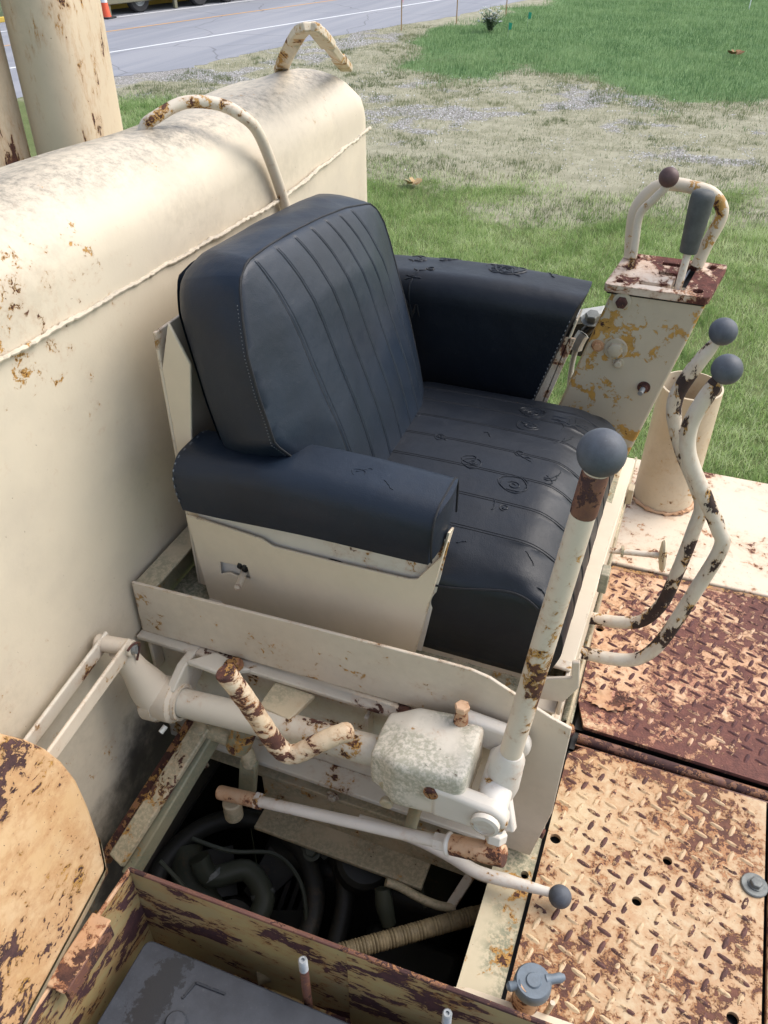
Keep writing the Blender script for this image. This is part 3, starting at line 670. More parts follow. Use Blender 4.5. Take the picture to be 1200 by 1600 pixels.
# ---------------------------------------------------------------- two uprights behind the tank
def rrect(cx, cy, w, d, r, n=5):
    out = []
    for sx, sy, a0 in ((1, 1, 0), (-1, 1, 90), (-1, -1, 180), (1, -1, 270)):
        for k in range(n + 1):
            a = R_(a0 + 90 * k / n); out.append((cx + sx * (w / 2 - r) + r * math.cos(a), cy + sy * (d / 2 - r) + r * math.sin(a)))
    return out
mb = MB(); ro = rrect(-1.569, 1.86, .173, .24, .075, 7)
cA = math.cos(R_(8)); sA = math.sin(R_(8))
mb.prism([(x, y, -.9) for x, y in ro], (0, 0, 3.4)); o = mb.build('canopy_post', 'post'); tag(o, 'broad rounded cream post rising behind the tank', 'post')
t = thing('narrow_post', 'narrower cream post with a rusty bolt left of the broad post', 'post', (-1.72, 1.72, -.9))
MB().prism([(x, y, -.9) for x, y in rrect(-1.725, 1.70, .17, .15, .045, 5)], (0, 0, 3.4)).build('tube', 'post', t)
MB().bolt((-1.678, 1.622, .865), (.1, -1, .1), .020, .018).build('bolt', 'rustmetal', t)
bead((-1.80, 1.622, .80), (-1.655, 1.622, .80), 20, .006, 0, 3).build('weld_bead', 'post', t)

# ---------------------------------------------------------------- canopy roof over the operator's place, carried by the posts


# ---------------------------------------------------------------- seat platform
P = thing('seat_platform', 'cream steel platform box carrying the black seat', 'platform', (-.45, 1.3, -.9))
oy = .855
sp = [(-0.8105, 0.8550, 0.4184), (-0.4435, 0.8550, 0.4332), (-0.2257, 0.8550, 0.4404), (-0.1898, 0.8550, 0.4404), (-0.1589, 0.8550, 0.4341), (-0.1221, 0.8550, 0.4159), (-0.0592, 0.8550, 0.3852), (-0.0252, 0.8550, 0.3733)]
mb = MB(); mb.prism(sp + [(-.028, oy, .15), (-.05, oy, .006), (-.16, oy, .006), (-.235, oy, .06), (-.235, oy, .315), (-.812, oy, .298)], (0, .006, 0))
mb.build('side_plate', 'cream', P, bev=.0015)
MB().box((-.815, oy + .012, -.02), (-.10, oy + .02, .32)).build('web_plate', 'grey', P)
MB().box((-.815, oy - .016, .290), (-.245, oy + .012, .299)).build('top_flange', 'grey', P, bev=.002)
mb = MB()
for (x, z) in ((-.79, .265), (-.62, .262), (-.36, .24)): MB().box((x - .004, oy - .014, z - .05), (x + .004, oy + .012, z + .026)).build('gusset', 'grey', P, bev=.002)
MB().box((-.72, oy - .035, .055), (-.12, oy + .012, .066)).build('lower_flange', 'grey', P, bev=.002)
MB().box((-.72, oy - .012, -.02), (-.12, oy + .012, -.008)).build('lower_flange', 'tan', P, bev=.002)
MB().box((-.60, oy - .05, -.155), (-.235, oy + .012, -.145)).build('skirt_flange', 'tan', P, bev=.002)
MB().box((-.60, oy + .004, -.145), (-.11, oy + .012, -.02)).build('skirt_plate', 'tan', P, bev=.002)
for (u3) in ((-0.4297, 0.8400, 0.0496), (-0.4315, 0.8400, 0.0056), (-0.3184, 0.8400, 0.0524), (-0.7237, 0.8400, -0.0378), (-0.2770, 0.8400, 0.1176)):
    MB().bolt(u3, (0, -1, 0), .009, .008).build('bolt', 'grey', P)
# shelf, rear plate, inner tray
MB().box((-.80, oy + .02, .318), (-.062, 1.80, .326)).build('shelf', 'ledge', P)
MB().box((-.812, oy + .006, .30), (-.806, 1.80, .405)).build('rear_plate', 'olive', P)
MB().box((-.812, oy + .006, .405), (-.770, 1.60, .410)).build('rear_flange', 'tan', P, bev=.001)
MB().bar((-.700, oy + .03, .33), (-.700, 1.1, .33), .028, .02).build('seat_rail', 'cream', P, bev=.002)
# front: lip angle, lower face
fl = [(-.112, .985, .3755), (-.050, .985, .376), (-.046, 1.30, .350), (-.040, 1.765, .300), (-.165, 1.765, .305), (-.150, 1.30, .352)]
MB().prism(fl, (0, 0, -.008)).build('front_lip', 'panel', P, bev=.0015)
MB().prism([(-.047, .985, .376), (-.044, 1.30, .350), (-.038, 1.765, .300), (-.038, 1.765, .215), (-.046, .985, .29)], (-.006, 0, 0)).build('front_lip_face', 'panel', P, bev=.0015)
MB().prism([(-.060, .88, .30), (-.052, 1.80, .26), (-.052, 1.80, .02), (-.060, .88, .02)], (-.008, 0, 0)).build('front_face', 'cream', P, bev=.001)
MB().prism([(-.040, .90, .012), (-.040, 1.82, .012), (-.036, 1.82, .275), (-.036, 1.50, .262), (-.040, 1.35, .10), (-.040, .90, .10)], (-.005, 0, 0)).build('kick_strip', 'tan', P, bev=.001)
for q in ((-0.0300, 1.0748, 0.4951), (-0.0300, 1.6390, 0.2861)): MB().box((q[0] - .008, q[1] - .014, q[2] - .02), (q[0] + .006, q[1] + .014, q[2] + .02)).build('clip', 'tan', P, bev=.002)
# hanging corner bracket under the lip
q0 = (-.105, .925, .318)
mb = MB(); mb.prism([(-0.0970, 0.9000, 0.4091), (-0.0423, 0.9000, 0.4344), (-0.0467, 0.9000, 0.4668), (-0.0349, 0.9000, 0.4714), (-0.0290, 0.9000, 0.4166), (-0.0474, 0.9000, 0.3758), (-0.0923, 0.9000, 0.3672)], (0, .007, 0)); mb.box((-.056, .907, .335), (-.049, .985, .372)); mb.box((-.10, .907, .333), (-.057, .985, .339))
mb.build('corner_bracket', 'cream', P, bev=.002)
MB().box((-.094, .968, .372), (-.049, .989, .3795)).build('lip_end', 'lever', P, bev=.003)
MB().box((-.092, .86, .010), (-.060, .985, .31)).build('corner_post', 'panel', P, bev=.003)
MB().box((-.060, .87, .012), (-.050, .99, .29)).build('corner_angle', 'cream', P, bev=.002)
for q in ((-.0475, .868, .13), (-.0475, .875, .115)): pass
for u in ((-0.0552, 0.8500, 0.5798), (-0.0401, 0.8500, 0.5666)): pass
for (x, y, z) in ((-.046, .905, .155), (-.046, 1.09, .27)):
    MB().box((x - .006, y - .015, z - .03), (x + .004, y + .015, z + .03)).build('clip', 'cream', P, bev=.003)
for (x, y, z) in ((-.048, .880, .05), (-.048, .872, .10)):
    MB().bolt((x, y, z), (1, -.2, 0), .010, .012).build('bolt', 'rustmetal', P)

# ---------------------------------------------------------------- the seat
S = thing('operator_seat', 'wide dark navy vinyl seat with padded armrests', 'seat', (-.4, 1.27, .33))
# backrest, in its own axes: a across, b up the lean, c forward
bo, bu, bn = np.array((-.475, 0, .52)), np.array((-.27, 0, .963)), np.array((.963, 0, .27))
B0 = -.09
def gcol(a, b, n, cs, w=.0012):
    s = set(round(x, 5) for x in lin(a, b, n))
    for c in cs:
        for o in (-4.5 * w, -3 * w, -2 * w, -w, 0, w, 2 * w, 3 * w, 4.5 * w): s.add(round(c + o, 5))
    return sorted(s)
def groove(d, w=.0012):                                                  # twin stitched lines either side of a soft welt
    d = abs(d); return np.where(d < 4.5 * w, -.0015 * np.exp(-((d - 2 * w) / (.75 * w)) ** 2) + .0007 * np.exp(-(d / (1.2 * w)) ** 2), 0)
# front seam outline: near edge across, far edge across, and the top line, all against the height b
FN = ([-.10, .165, .217, .296, .353, .404, .444, .458, .4655], [.978, .962, .923, .926, .933, .952, .972, .985, 1.003])
FF = ([-.10, .01, .084, .18, .34, .379, .409, .425], [1.455, 1.470, 1.485, 1.493, 1.493, 1.488, 1.472, 1.450])
FT = ([.98, 1.003, 1.017, 1.076, 1.15, 1.251, 1.349, 1.432, 1.455], [.462, .4655, .469, .470, .467, .459, .447, .430, .424])
BN = ([-.10, .16, .20, .276, .339, .39, .42, .444, .458, .467], [.978, .970, .955, .958, .966, .972, .977, .990, 1.003, 1.022])
BF = ([-.10, .01, .18, .36, .41, .438, .452], [1.475, 1.490, 1.505, 1.510, 1.507, 1.498, 1.482])
BT = ([1.0, 1.022, 1.06, 1.142, 1.27, 1.391, 1.46, 1.482], [.462, .467, .473, .472, .468, .463, .457, .452])
PTOP = [1.022, 1.082, 1.140, 1.196, 1.250, 1.302, 1.352]; PMID = [1.050, 1.112, 1.172, 1.232, 1.290, 1.346, 1.400]; PBOT = [1.064, 1.122, 1.180, 1.236, 1.290, 1.342, 1.392]
SK = [k / 8 for k in range(9)]; PLY = SK[1:8]; SEG = .46
def outline(s, t, near, far, top, pleats):
    bt = np.full_like(s, 0.0)
    bl = B0 + t * (near[0][-1] - B0); br = B0 + t * (far[0][-1] - B0)
    aN, aF = np.interp(bl, *near), np.interp(br, *far)
    P = []
    for k in range(7):
        if pleats:
            a = np.interp(t, [0, .45, .75, .9, 1.0], [PBOT[k], .5 * (PBOT[k] + PMID[k]) + .004, PMID[k], .55 * PMID[k] + .45 * PTOP[k], PTOP[k]])
        else: a = aN + (aF - aN) * (k + 1) / 8
        P.append(a)
    nodes = np.stack([aN] + P + [aF], 1); f = s * 8; i0 = np.clip(np.floor(f).astype(int), 0, 7); r = f - i0; ix = np.arange(len(s))
    a = nodes[ix, i0] * (1 - r) + nodes[ix, i0 + 1] * r
    bt = np.interp(a, *top); b = B0 + t * (bt - B0)
    b = np.where(s <= 0, bl, np.where(s >= 1, br, b))
    return a, b
def back_surf(p):
    s, t, c0 = p[:, 0].copy(), p[:, 1].copy(), p[:, 2].copy()
    af, bf = outline(s, t, FN, FF, FT, True); ab, bb = outline(s, t, BN, BF, BT, False)
    k = c0; a, b = ab * (1 - k) + af * k, bb * (1 - k) + bf * k
    rim_s, rim_e, rim_t = s <= 1e-9, s >= 1 - 1e-9, t >= 1 - 1e-9
    edge = np.minimum(np.minimum(af - np.interp(bf, *FN), np.interp(bf, *FF) - af), np.interp(af, *FT) - bf); edge = np.clip(edge, 0, None)
    am = (af - 1.22) / .27; bm = (bf - B0) / .56
    bul = (.030 * (1 - np.clip(abs(am), 0, 1) ** 2.2) + .012 * np.exp(-((bm - .35) / .28) ** 2) + .004) * np.sqrt(np.clip(edge / .10, 0, 1))
    gr = groove((s * 8 - np.round(s * 8)) / 8 * SEG) * ((s > .06) & (s < .94)) * np.clip(edge / .01, 0, 1)
    front = c0 > .999
    c = np.where(front, bul + gr, -.135 * (1 - c0))
    # plump sides and a rounded back edge
    sw = .012 * np.sin(np.pi * np.clip(c0, 0, 1)) - .030 * (1 - np.sqrt(np.clip(1 - np.clip((.26 - c0) / .26, 0, 1) ** 2, 0, 1)))
    sw = np.where(front, 0, sw) + np.where((c0 > .2) & ~front, .0016 * np.sin(b * 70 + c0 * 9) * np.sin(a * 40), 0)
    dx = np.where(rim_s, -1.0, np.where(rim_e, 1.0, 0.0)); dy = np.where(rim_t, 1.0, 0.0)
    cr = np.exp(-((1 - t) / .05) ** 2); dy = np.where((rim_s | rim_e), np.maximum(dy, .8 * cr), dy)
    cx = np.exp(-(s / .05) ** 2) - np.exp(-((1 - s) / .05) ** 2); dx = np.where(rim_t & ~rim_s & ~rim_e, -.8 * cx, dx)
    L = np.maximum(np.hypot(dx, dy), 1e-6); m = (rim_s | rim_e | rim_t)
    a = a + np.where(m, dx / L * sw, 0); b = b + np.where(m, dy / L * sw, 0)
    return bo + b[:, None] * bu + c[:, None] * bn + a[:, None] * np.array((0, 1, 0))
ss = gcol(0, 1, 48, PLY, .0012 / SEG)
ts = sorted(set([round(x, 5) for x in lin(0, 1, 56)] + [.97, .985, .992]))
bk = softbox(ss, ts, [0, .012, .04, .08, .13, .19, .26, .36, .5, .64, .78, .9, .97, 1.0], back_surf).build('backrest', 'vinyl', S, sharp=80)
def loop_pts(c):
    q = [(0.0, t, c) for t in lin(.12, 1, 40)] + [(s, 1.0, c) for s in lin(0, 1, 40)[1:]] + [(1.0, t, c) for t in lin(1, .12, 40)[1:]]
    return back_surf(np.array(q))
lp_ = loop_pts(1.0)
MB().tube(lp_, .0019, 6).build('seam', 'thread', bk)
def dashes(path, mat, name, par, r=.0009, step=2, dash=.6):
    mb = MB(); path = [V(p) for p in path]
    for i in range(0, len(path) - 1, step): mb.tube([path[i], path[i].lerp(path[i + 1], dash)], r, 5)
    return mb.build(name, mat, par, kind='stuff')
st_ = back_surf(np.array([(0.0, t, .955) for t in lin(.25, .93, 150)]))
dashes(st_, 'wthread', 'stitching', bk, .0008)
# seat cushion
CX0, CX1, CY0, CY1, CZ0, CZ1 = -.60, -.052, .957, 1.555, .338, .535
CPL = [1.045, 1.118, 1.191, 1.264, 1.337, 1.410, 1.480]
def cush_surf(p):
    p = p.copy(); q = p.copy(); x, y, z = p[:, 0], p[:, 1], p[:, 2]
    top = (z - CZ0) / (CZ1 - CZ0)
    p = round2(p, 0, 2, (CX0, CZ0 - 1), (CX1, CZ1), .125)
    ed = np.clip(np.minimum(y - CY0, CY1 - y), 0, None)
    p2 = round3(np.stack([np.full(len(p), .0), p[:, 1], p[:, 2]], 1), (-9, CY0, CZ0 - 1), (9, CY1, CZ1), .03)
    p[:, 1], p[:, 2] = p2[:, 1], np.minimum(p[:, 2], p2[:, 2] if True else 0)
    am = (q[:, 1] - (CY0 + CY1) / 2) / ((CY1 - CY0) / 2)
    crown = .046 * (1 - np.clip(abs(am), 0, 1) ** 2.2)
    xm = np.clip((q[:, 0] - CX0) / (CX1 - CX0), 0, 1)
    gr = sum(groove(q[:, 1] - g - .012 * np.sin(q[:, 0] * 5)) for g in CPL) * np.clip(ed / .01, 0, 1)
    onfront = np.clip((q[:, 0] - (CX1 - .10)) / .10, 0, 1); ontop = (top > .999)
    p[:, 2] += np.where(ontop, crown * (.75 + .25 * np.sin(xm * 3.1)) * (1 - .3 * onfront), crown * .7 * np.clip(top, 0, 1) ** 3)
    p[:, 2] += np.where(ontop, gr, 0)
    p[:, 0] += np.where(q[:, 0] > CX1 - 1e-6, .008 * np.sin(np.pi * np.clip(top, 0, 1)) + gr * 1.0, 0)
    p[:, 0] -= .040 * (1 - top) * np.clip((q[:, 0] - (CX1 - .2)) / .2, 0, 1)
    side = (q[:, 1] < CY0 + 1e-6)
    p[:, 1] += np.where(side, -.010 * np.sin(np.pi * np.clip(top, 0, 1)) + .004 * np.sin(q[:, 0] * 31) * top, 0)
    p[:, 1] += np.where(side, .012 * (1 - top), 0)
    return p
cu = softbox(lin(CX0, CX1 - .14, 24) + lin(CX1 - .14, CX1, 18)[1:], gcol(CY0, CY1, 44, CPL), lin(CZ0, CZ1 - .13, 4) + lin(CZ1 - .13, CZ1, 16)[1:], cush_surf).build('seat_cushion', 'vinyl2', S, sharp=80)
def cs(x, y, z=CZ1): return tuple(cush_surf(np.array([[x, y, z]]))[0])
sm_ = [cs(x, CY0 + .0, CZ1 - .022 - .012 * math.sin(x * 14)) for x in lin(-.30, -.10, 70)]
sm_ = [(a, b - .0012, c) for a, b, c in sm_]
MB().tube(sm_, .0022, 6).build('seam', 'thread', cu)
dashes(sm_, 'wthread', 'stitching', cu, .0017)
# puckered creases in the vinyl
from mathutils.bvhtree import BVHTree
def squiggle(c, r, kind, rr):
    out = []
    if kind == 'ring':
        a0, tot = rr.uniform(0, 6.28), rr.uniform(4.5, 6.8)
        for k in range(18): a = a0 + tot * k / 17; q = r * (1 + .10 * math.sin(a * 3 + a0)); out.append((c[0] + q * 1.15 * math.cos(a), c[1] + q * math.sin(a)))
    elif kind == 'curl':
        a0 = rr.uniform(0, 6.28)
        for k in range(20): a = a0 + 9 * k / 19; q = r * (.15 + .6 * k / 19); out.append((c[0] + q * math.cos(a), c[1] + q * .8 * math.sin(a)))
    else:
        a = rr.uniform(-.9, .9); x, y = c[0] - r * math.cos(a), c[1] - r * math.sin(a)
        for k in range(14): a += rr.uniform(-.55, .55); x += r * .16 * math.cos(a); y += r * .16 * math.sin(a); out.append((x, y))
    return out
def creases(parent, lst, proj, mat, rad=.0013):
    ob = parent; root = ob.parent.location
    me = ob.data; bvh = BVHTree.FromPolygons([v.co + root for v in me.vertices], [p.vertices[:] for p in me.polygons])
    mb = MB()
    for path in lst:
        pts = []
        for q in path:
            o, d = proj(q); h = bvh.ray_cast(V(o), V(d))
            if h[0] is not None: pts.append(h[0] + h[1] * (.0002 if h[1].dot(V(d)) < 0 else -.0002))
        if len(pts) > 2: mb.tube(pts, [rad * random.uniform(.6, 1.25) * (.4 if i in (0, len(pts) - 1) else 1) for i in range(len(pts))], 6)
    return mb.build('creases', mat, parent, kind='stuff')
rr = random.Random(5); L = []
for c, r, ks in [((-0.2444, 1.4386, 0.5600), .022, 'rrc'), ((-0.2380, 1.3686, 0.5600), .026, 'rcl'), ((-0.3747, 1.2642, 0.5600), .012, 'rcl'), ((-0.3017, 1.2052, 0.5700), .015, 'rcr'), ((-0.2211, 1.2587, 0.5700), .020, 'cll'), ((-0.2123, 1.1706, 0.5600), .020, 'rrc'),
                 ((-0.2189, 1.1048, 0.5600), .014, 'cl'), ((-0.1557, 1.2049, 0.5600), .026, 'lll'), ((-0.1791, 1.4323, 0.5600), .030, 'llll'), ((-0.1463, 1.4244, 0.5600), .03, 'lll'), ((-0.1471, 1.3454, 0.5600), .02, 'll'), ((-0.2660, 1.0157, 0.5500), .012, 'l'), ((-0.1494, 1.0366, 0.5500), .014, 'l'), ((-0.1244, 0.9723, 0.5500), .012, 'l'), ((-0.3005, 1.3098, 0.5600), .012, 'l'), ((-0.4364, 1.3324, 0.5600), .012, 'l')]:
    for k in ks: L.append(squiggle((c[0] + rr.uniform(-.006, .006), c[1] + rr.uniform(-.006, .006)), r * rr.uniform(.7, 1.1), {'r': 'ring', 'c': 'curl', 'l': 'line'}[k], rr))
creases(cu, L, lambda q: ((q[0], q[1], .9), (0, 0, -1)), 'vinyl2', .0014)
# near armrest pad
def pad_near(p):
    p = p.copy(); q = p.copy()
    p = round2(p, 1, 2, (.895, .40), (1.012, .678), .030)
    f = (q[:, 0] + .703) / .433
    p[:, 2] += .012 * np.sin(np.pi * f) * (q[:, 2] > .64) + .012 * f
    p[:, 2] -= np.where((q[:, 2] < .586), .002 * np.sin(f * 7 + 1) + .006 * (1 - f), 0)
    p[:, 1] -= .008 * np.sin(np.pi * (p[:, 2] - .59) / .1) * (q[:, 1] < .95)
    en = (q[:, 0] > -.27 - 1e-6); p[:, 0] += np.where(en, .010 * np.cos((q[:, 1] - .95) * 22) - (q[:, 2] - .69) * -.10, 0)
    p[:, 0] += np.where(q[:, 0] < -.703 + 1e-6, -.006 * np.cos((q[:, 1] - .95) * 22), 0)
    return p
an = softbox(lin(-.703, -.27, 34), lin(.895, 1.012, 14), lin(.584, .678, 14), pad_near).build('armrest_pad', 'vinyl', S, sharp=62)
e = [pad_near(np.array([[-.2705, a, b]]))[0] for a, b in [(.893, .592)] + [(.893, z) for z in lin(.60, .676, 8)] + [(y, .678) for y in lin(.90, 1.01, 10)] + [(1.012, z) for z in lin(.676, .60, 6)]]
MB().tube(e, .0018, 6).build('seam', 'thread', an)
e = [pad_near(np.array([[-.7028, a, b]]))[0] for a, b in [(.893, z) for z in lin(.60, .676, 10)] + [(y, .678) for y in lin(.90, 1.01, 12)]]
dashes(e, 'wthread', 'stitching', an, .0014)
L = [squiggle((-0.4012, 0.9411, 0.7000)[:2], .014, 'line', rr), squiggle((-0.3571, 0.9332, 0.7000)[:2], .014, 'line', rr), squiggle((-0.4076, 0.9441, 0.7000)[:2], .009, 'ring', rr)]
creases(an, L, lambda q: ((q[0], q[1], .9), (0, 0, -1)), 'vinyl', .0009)
# far armrest pad: tall, upholstered down its inner side
def pad_far(p):
    p = p.copy(); q = p.copy()
    f = (q[:, 0] + .64) / .44
    p = round2(p, 1, 2, (1.555, .47), (1.715, .752), .045)
    top = (p[:, 2] - .47) / .282
    p[:, 0] += np.where(q[:, 0] > -.45, -.085 * (1 - top) * np.clip((q[:, 0] + .45) / .25, 0, 1), 0)
    p[:, 2] += -.012 * np.clip(f, 0, 1) * (1 - top) + .016 * np.sin(f * 3) * top * .6
    p[:, 1] += -.012 * np.sin(np.pi * np.clip(top, 0, 1)) * (q[:, 1] < 1.57) * np.sin(np.pi * np.clip(f, .1, .9))
    p[:, 1] += .03 * (1 - top) * (q[:, 1] < 1.6)
    p[:, 0] += np.where(q[:, 0] > -.2 - 1e-6, .008 * np.cos((q[:, 1] - 1.635) * 18), 0)
    return p
af = softbox(lin(-.64, -.20, 36), lin(1.555, 1.715, 16), lin(.47, .752, 22), pad_far).build('armrest_pad', 'vinyl2', S, sharp=62, label='tall far armrest with cracked puckered vinyl along its top')
e = [pad_far(np.array([[-.2005, 1.555, z]]))[0] - np.array((.0, .001, 0)) for z in lin(.715, .47, 50)]
dashes(e, 'wthread', 'stitching', af, .0011)
L = []
for c, r, ks in [((-0.5565, 1.6414, 0.7600), .02, 'llrlc'), ((-0.5298, 1.5861, 0.7500), .022, 'llc'), ((-0.4947, 1.6494, 0.7600), .03, 'lll'), ((-0.4489, 1.6878, 0.7500), .026, 'll'), ((-0.3746, 1.6464, 0.7500), .030, 'rrcrcll'), ((-0.3980, 1.6344, 0.7400), .024, 'rcl'), ((-0.3476, 1.6244, 0.7400), .022, 'll'), ((-0.2947, 1.6762, 0.7600), .03, 'lll'), ((-0.2686, 1.6724, 0.7500), .03, 'll'), ((-0.5452, 1.5502, 0.7500), .02, 'lll')]:
    for k in ks: L.append(squiggle((c[0] + rr.uniform(-.012, .012), c[1] + rr.uniform(-.012, .012)), r * rr.uniform(.6, 1.1), {'r': 'ring', 'c': 'curl', 'l': 'line'}[k], rr))
creases(af, L, lambda q: ((q[0], q[1], .95), (0, .12, -1)), 'vinyl2', .0019)
# steel sides and back of the seat
yp = .944
outer = [(-0.7337, 0.9440, 0.5297), (-0.5874, 0.9440, 0.5181), (-0.5665, 0.9440, 0.5075), (-0.4343, 0.9440, 0.5087), (-0.3223, 0.9440, 0.5124), (-0.3082, 0.9440, 0.5169), (-0.2710, 0.9440, 0.5750), (-0.2600, 0.9440, 0.6224), (-0.3073, 0.9440, 0.3497), (-0.6942, 0.9440, 0.3253), (-0.7138, 0.9440, 0.3317)]
cut = [(-0.6788, 0.9440, 0.4386), (-0.6227, 0.9440, 0.4441), (-0.6193, 0.9440, 0.4166), (-0.6466, 0.9440, 0.4155), (-0.6619, 0.9440, 0.4182), (-0.6801, 0.9440, 0.4094)]
sp2 = plate([(p[0], p[2]) for p in outer], [[(p[0], p[2]) for p in cut]], (0, yp, 0), (1, 0, 0), (0, 0, 1), -.004).build('side_panel', 'panel', S, bev=.0012)
MB().prism([(-.715, .951, .345), (-.30, .951, .345), (-.262, .951, .60), (-.715, .951, .60)], (0, .004, 0)).build('inner_panel', 'greywhite', S)
MB().prism([(-0.3073, 0.9440, 0.3497), (-0.2600, 0.9440, 0.6224), (-.262, .975, .61), (-.31, .975, .355)], (-.004, 0, 0)).build('panel_flange', 'panel', S, bev=.001)
lv = thing if False else None
MB().cyl((-0.6357, 0.9520, 0.4246), (-0.6214, 0.9000, 0.4303), .0058, 14).build('latch_pin', 'cream', sp2)
MB().lathe((-.640, .947, .442), (1, -.2, -.2), [(.0, 0), (.010, 0), (.010, .006), (.007, .008), (.010, .011), (.010, .016), (.0, .016)], 16).build('latch_spring', 'slot', sp2)
MB().prism([(-.70, 1.60, .335), (-.285, 1.60, .335), (-.20, 1.60, .66), (-.66, 1.60, .66)], (0, .005, 0)).build('far_side_panel', 'deck', S, bev=.0015)
MB().prism([(-.287, 1.60, .335), (-.202, 1.60, .70), (-.202, 1.66, .70), (-.287, 1.66, .335)], (-.004, 0, 0)).build('panel_flange', 'panel', S, bev=.001)
MB().prism([(-.742, .958, .35), (-.742, .958, .80), (-0.7173, 0.9580, 0.8797), (-0.7140, 0.9580, 0.8731), (-0.6891, 0.9580, 0.8164), (-0.7163, 0.9580, 0.6344), (-.66, .958, .35)], (0, .005, 0)).build('back_side_plate', 'panel', S, bev=.0012)
MB().box((-.748, .958, .35), (-.742, 1.50, .86)).build('back_plate', 'cream', S, bev=.0015)
MB().box((-.74, .97, .326), (-.10, 1.56, .338)).build('seat_base', 'cream', S)

# ---------------------------------------------------------------- gear pedestal left of the seat
G = thing('gear_pedestal', 'leaning cream gear pedestal with flaked paint and slotted top plate', 'pedestal', (-.1, 1.69, .0))
face = [(-.147, 1.65, .757), (.034, 1.65, .760), (-.052, 1.65, .386), (-.135, 1.65, .03), (-.335, 1.65, .03), (-.225, 1.65, .462)]
MB().prism(face, (0, .085, 0)).build('column', 'pedestal', G, bev=.006, seg=3)
ga = V(-.166, 1.640, .7665); ex = V(.2, 0, .000).normalized(); eyv = V(.022, .125, .026).normalized()
def gp(u, v): return (u * .2 * 1.0, v * .128)
slot = [(.66, .10), (.74, .10), (.74, .88), (.66, .88), (.66, .78), (.42, .78), (.42, .68), (.66, .68), (.66, .54), (.44, .54), (.44, .46), (.66, .46), (.66, .20), (.30, .20), (.30, .12), (.66, .12)]
slot = [(.60, .12), (.745, .12), (.745, .90), (.60, .90), (.60, .84), (.40, .84), (.40, .76), (.60, .76), (.60, .56), (.42, .56), (.42, .48), (.60, .48), (.60, .22), (.30, .22), (.30, .13), (.60, .13)]
hl = [[gp(.12 + .035 * math.cos(a), .14 + .045 * math.sin(a)) for a in lin(0, 5.6, 9)], [gp(.12 + .04 * math.cos(a), .88 + .05 * math.sin(a)) for a in lin(0, 5.6, 9)], [gp(.87 + .05 * math.cos(a), .15 + .06 * math.sin(a)) for a in lin(0, 5.6, 9)], [gp(.87 + .05 * math.cos(a), .86 + .06 * math.sin(a)) for a in lin(0, 5.6, 9)]]
ol = [gp(u, v) for u, v in [(.02, 0), (.97, 0), (1.0, .05), (1.0, .97), (.98, 1.0), (.02, 1.0), (0, .97), (0, .03)]]
gpl = plate(ol, [[gp(u, v) for u, v in slot]] + hl, ga, ex, eyv, .017).build('gate_plate', 'gate', G, bev=.002)
nn = ex.cross(eyv)
bx = [ga + ex * a + eyv * b - nn * .019 for a, b in ((.006, .004), (.194, .004), (.194, .122), (.006, .122))]
MB().prism(bx, -nn * .004).build('slot_floor', 'slot', G)
MB().bar(ga + ex * .134 + eyv * .02 - nn * .012, ga + ex * .134 + eyv * .11 - nn * .012, .003, .003, up=(0, 0, 1)).build('detent_strip', 'zinc', G)
gh = spline([(-.134, 1.745, .79), (-.140, 1.745, .84), (-.140, 1.747, .885), (-.118, 1.75, .922), (-.088, 1.75, .938), (-.04, 1.75, .936), (-.005, 1.75, .928), (.018, 1.75, .905), (.020, 1.75, .88), (.006, 1.745, .83), (-.002, 1.74, .79)], 6)
MB().tube(gh, .0125, 14).build('guard_loop', 'guard', G)
for (pt, r, h, m) in (((-0.1266, 1.6500, 0.7318), .012, .012, 'rustmetal'), ((-0.1221, 1.6500, 0.6286), .0165, .010, 'pedestal'), ((-0.1593, 1.6500, 0.6293), .009, .008, 'rustpeach'), ((-0.1117, 1.6500, 0.5981), .008, .009, 'pedestal')):
    MB().bolt(pt, (0, -1, 0), r, h).build('bolt', m, G, bev=.001)
MB().bolt((-0.0506, 1.6500, 0.5525), (0, -1, 0), .009, .006).build('nut', 'rustmetal', G)
p = V((-0.0506, 1.6500, 0.5525)); MB().cyl(p, p + V(-.004, -.026, -.003), .0055, 12).build('stud', 'zinc', G)
for c, rr_ in (((-0.1265, 1.6485, 0.7324), .019), ((-0.1220, 1.6485, 0.6293), .023)):
    MB().lathe(c, (0, -1, 0), [(0, 0), (rr_, 0), (rr_ * .95, .0025), (0, .0025)], 24).build('washer', 'pedestal', G)
GLv = thing('gear_lever', 'grey rubber gripped gear lever standing in the gate slot', 'lever', (-.025, 1.68, .76))
p0, p1 = V(-.026, 1.685, .775), V(-.0235, 1.700, .832); p2 = V(-.019, 1.705, .945)
ax = p2 - p1; Lg = ax.length
MB().cyl(p0 - V(.002, .006, .03), p1 + ax * .1, .0075, 12).build('shaft', 'lever', GLv)
MB().lathe(p1 - ax * .03, ax, [(0, 0), (.0165, 0), (.0175, .004), (.0205, Lg * .5), (.0225, Lg * .9), (.0215, Lg * .97), (.017, Lg * 1.02), (.008, Lg * 1.04), (0, Lg * 1.045)], 28).build('grip', 'grip', GLv)
SR = thing('selector_rod', 'thin bent rod with brown ball knob inside the guard loop', 'lever', (-.128, 1.70, .77))
MB().tube(spline([(-.124, 1.71, .76), (-.127, 1.715, .83), (-.128, 1.715, .885), (-.108, 1.705, .918), (-.092, 1.70, .940), (-.088, 1.698, .950)], 6), .0078, 12).build('rod', 'lever', SR)
MB().ball((-0.0869, 1.6950, 0.9642), .0185).build('knob', 'brownknob', SR)

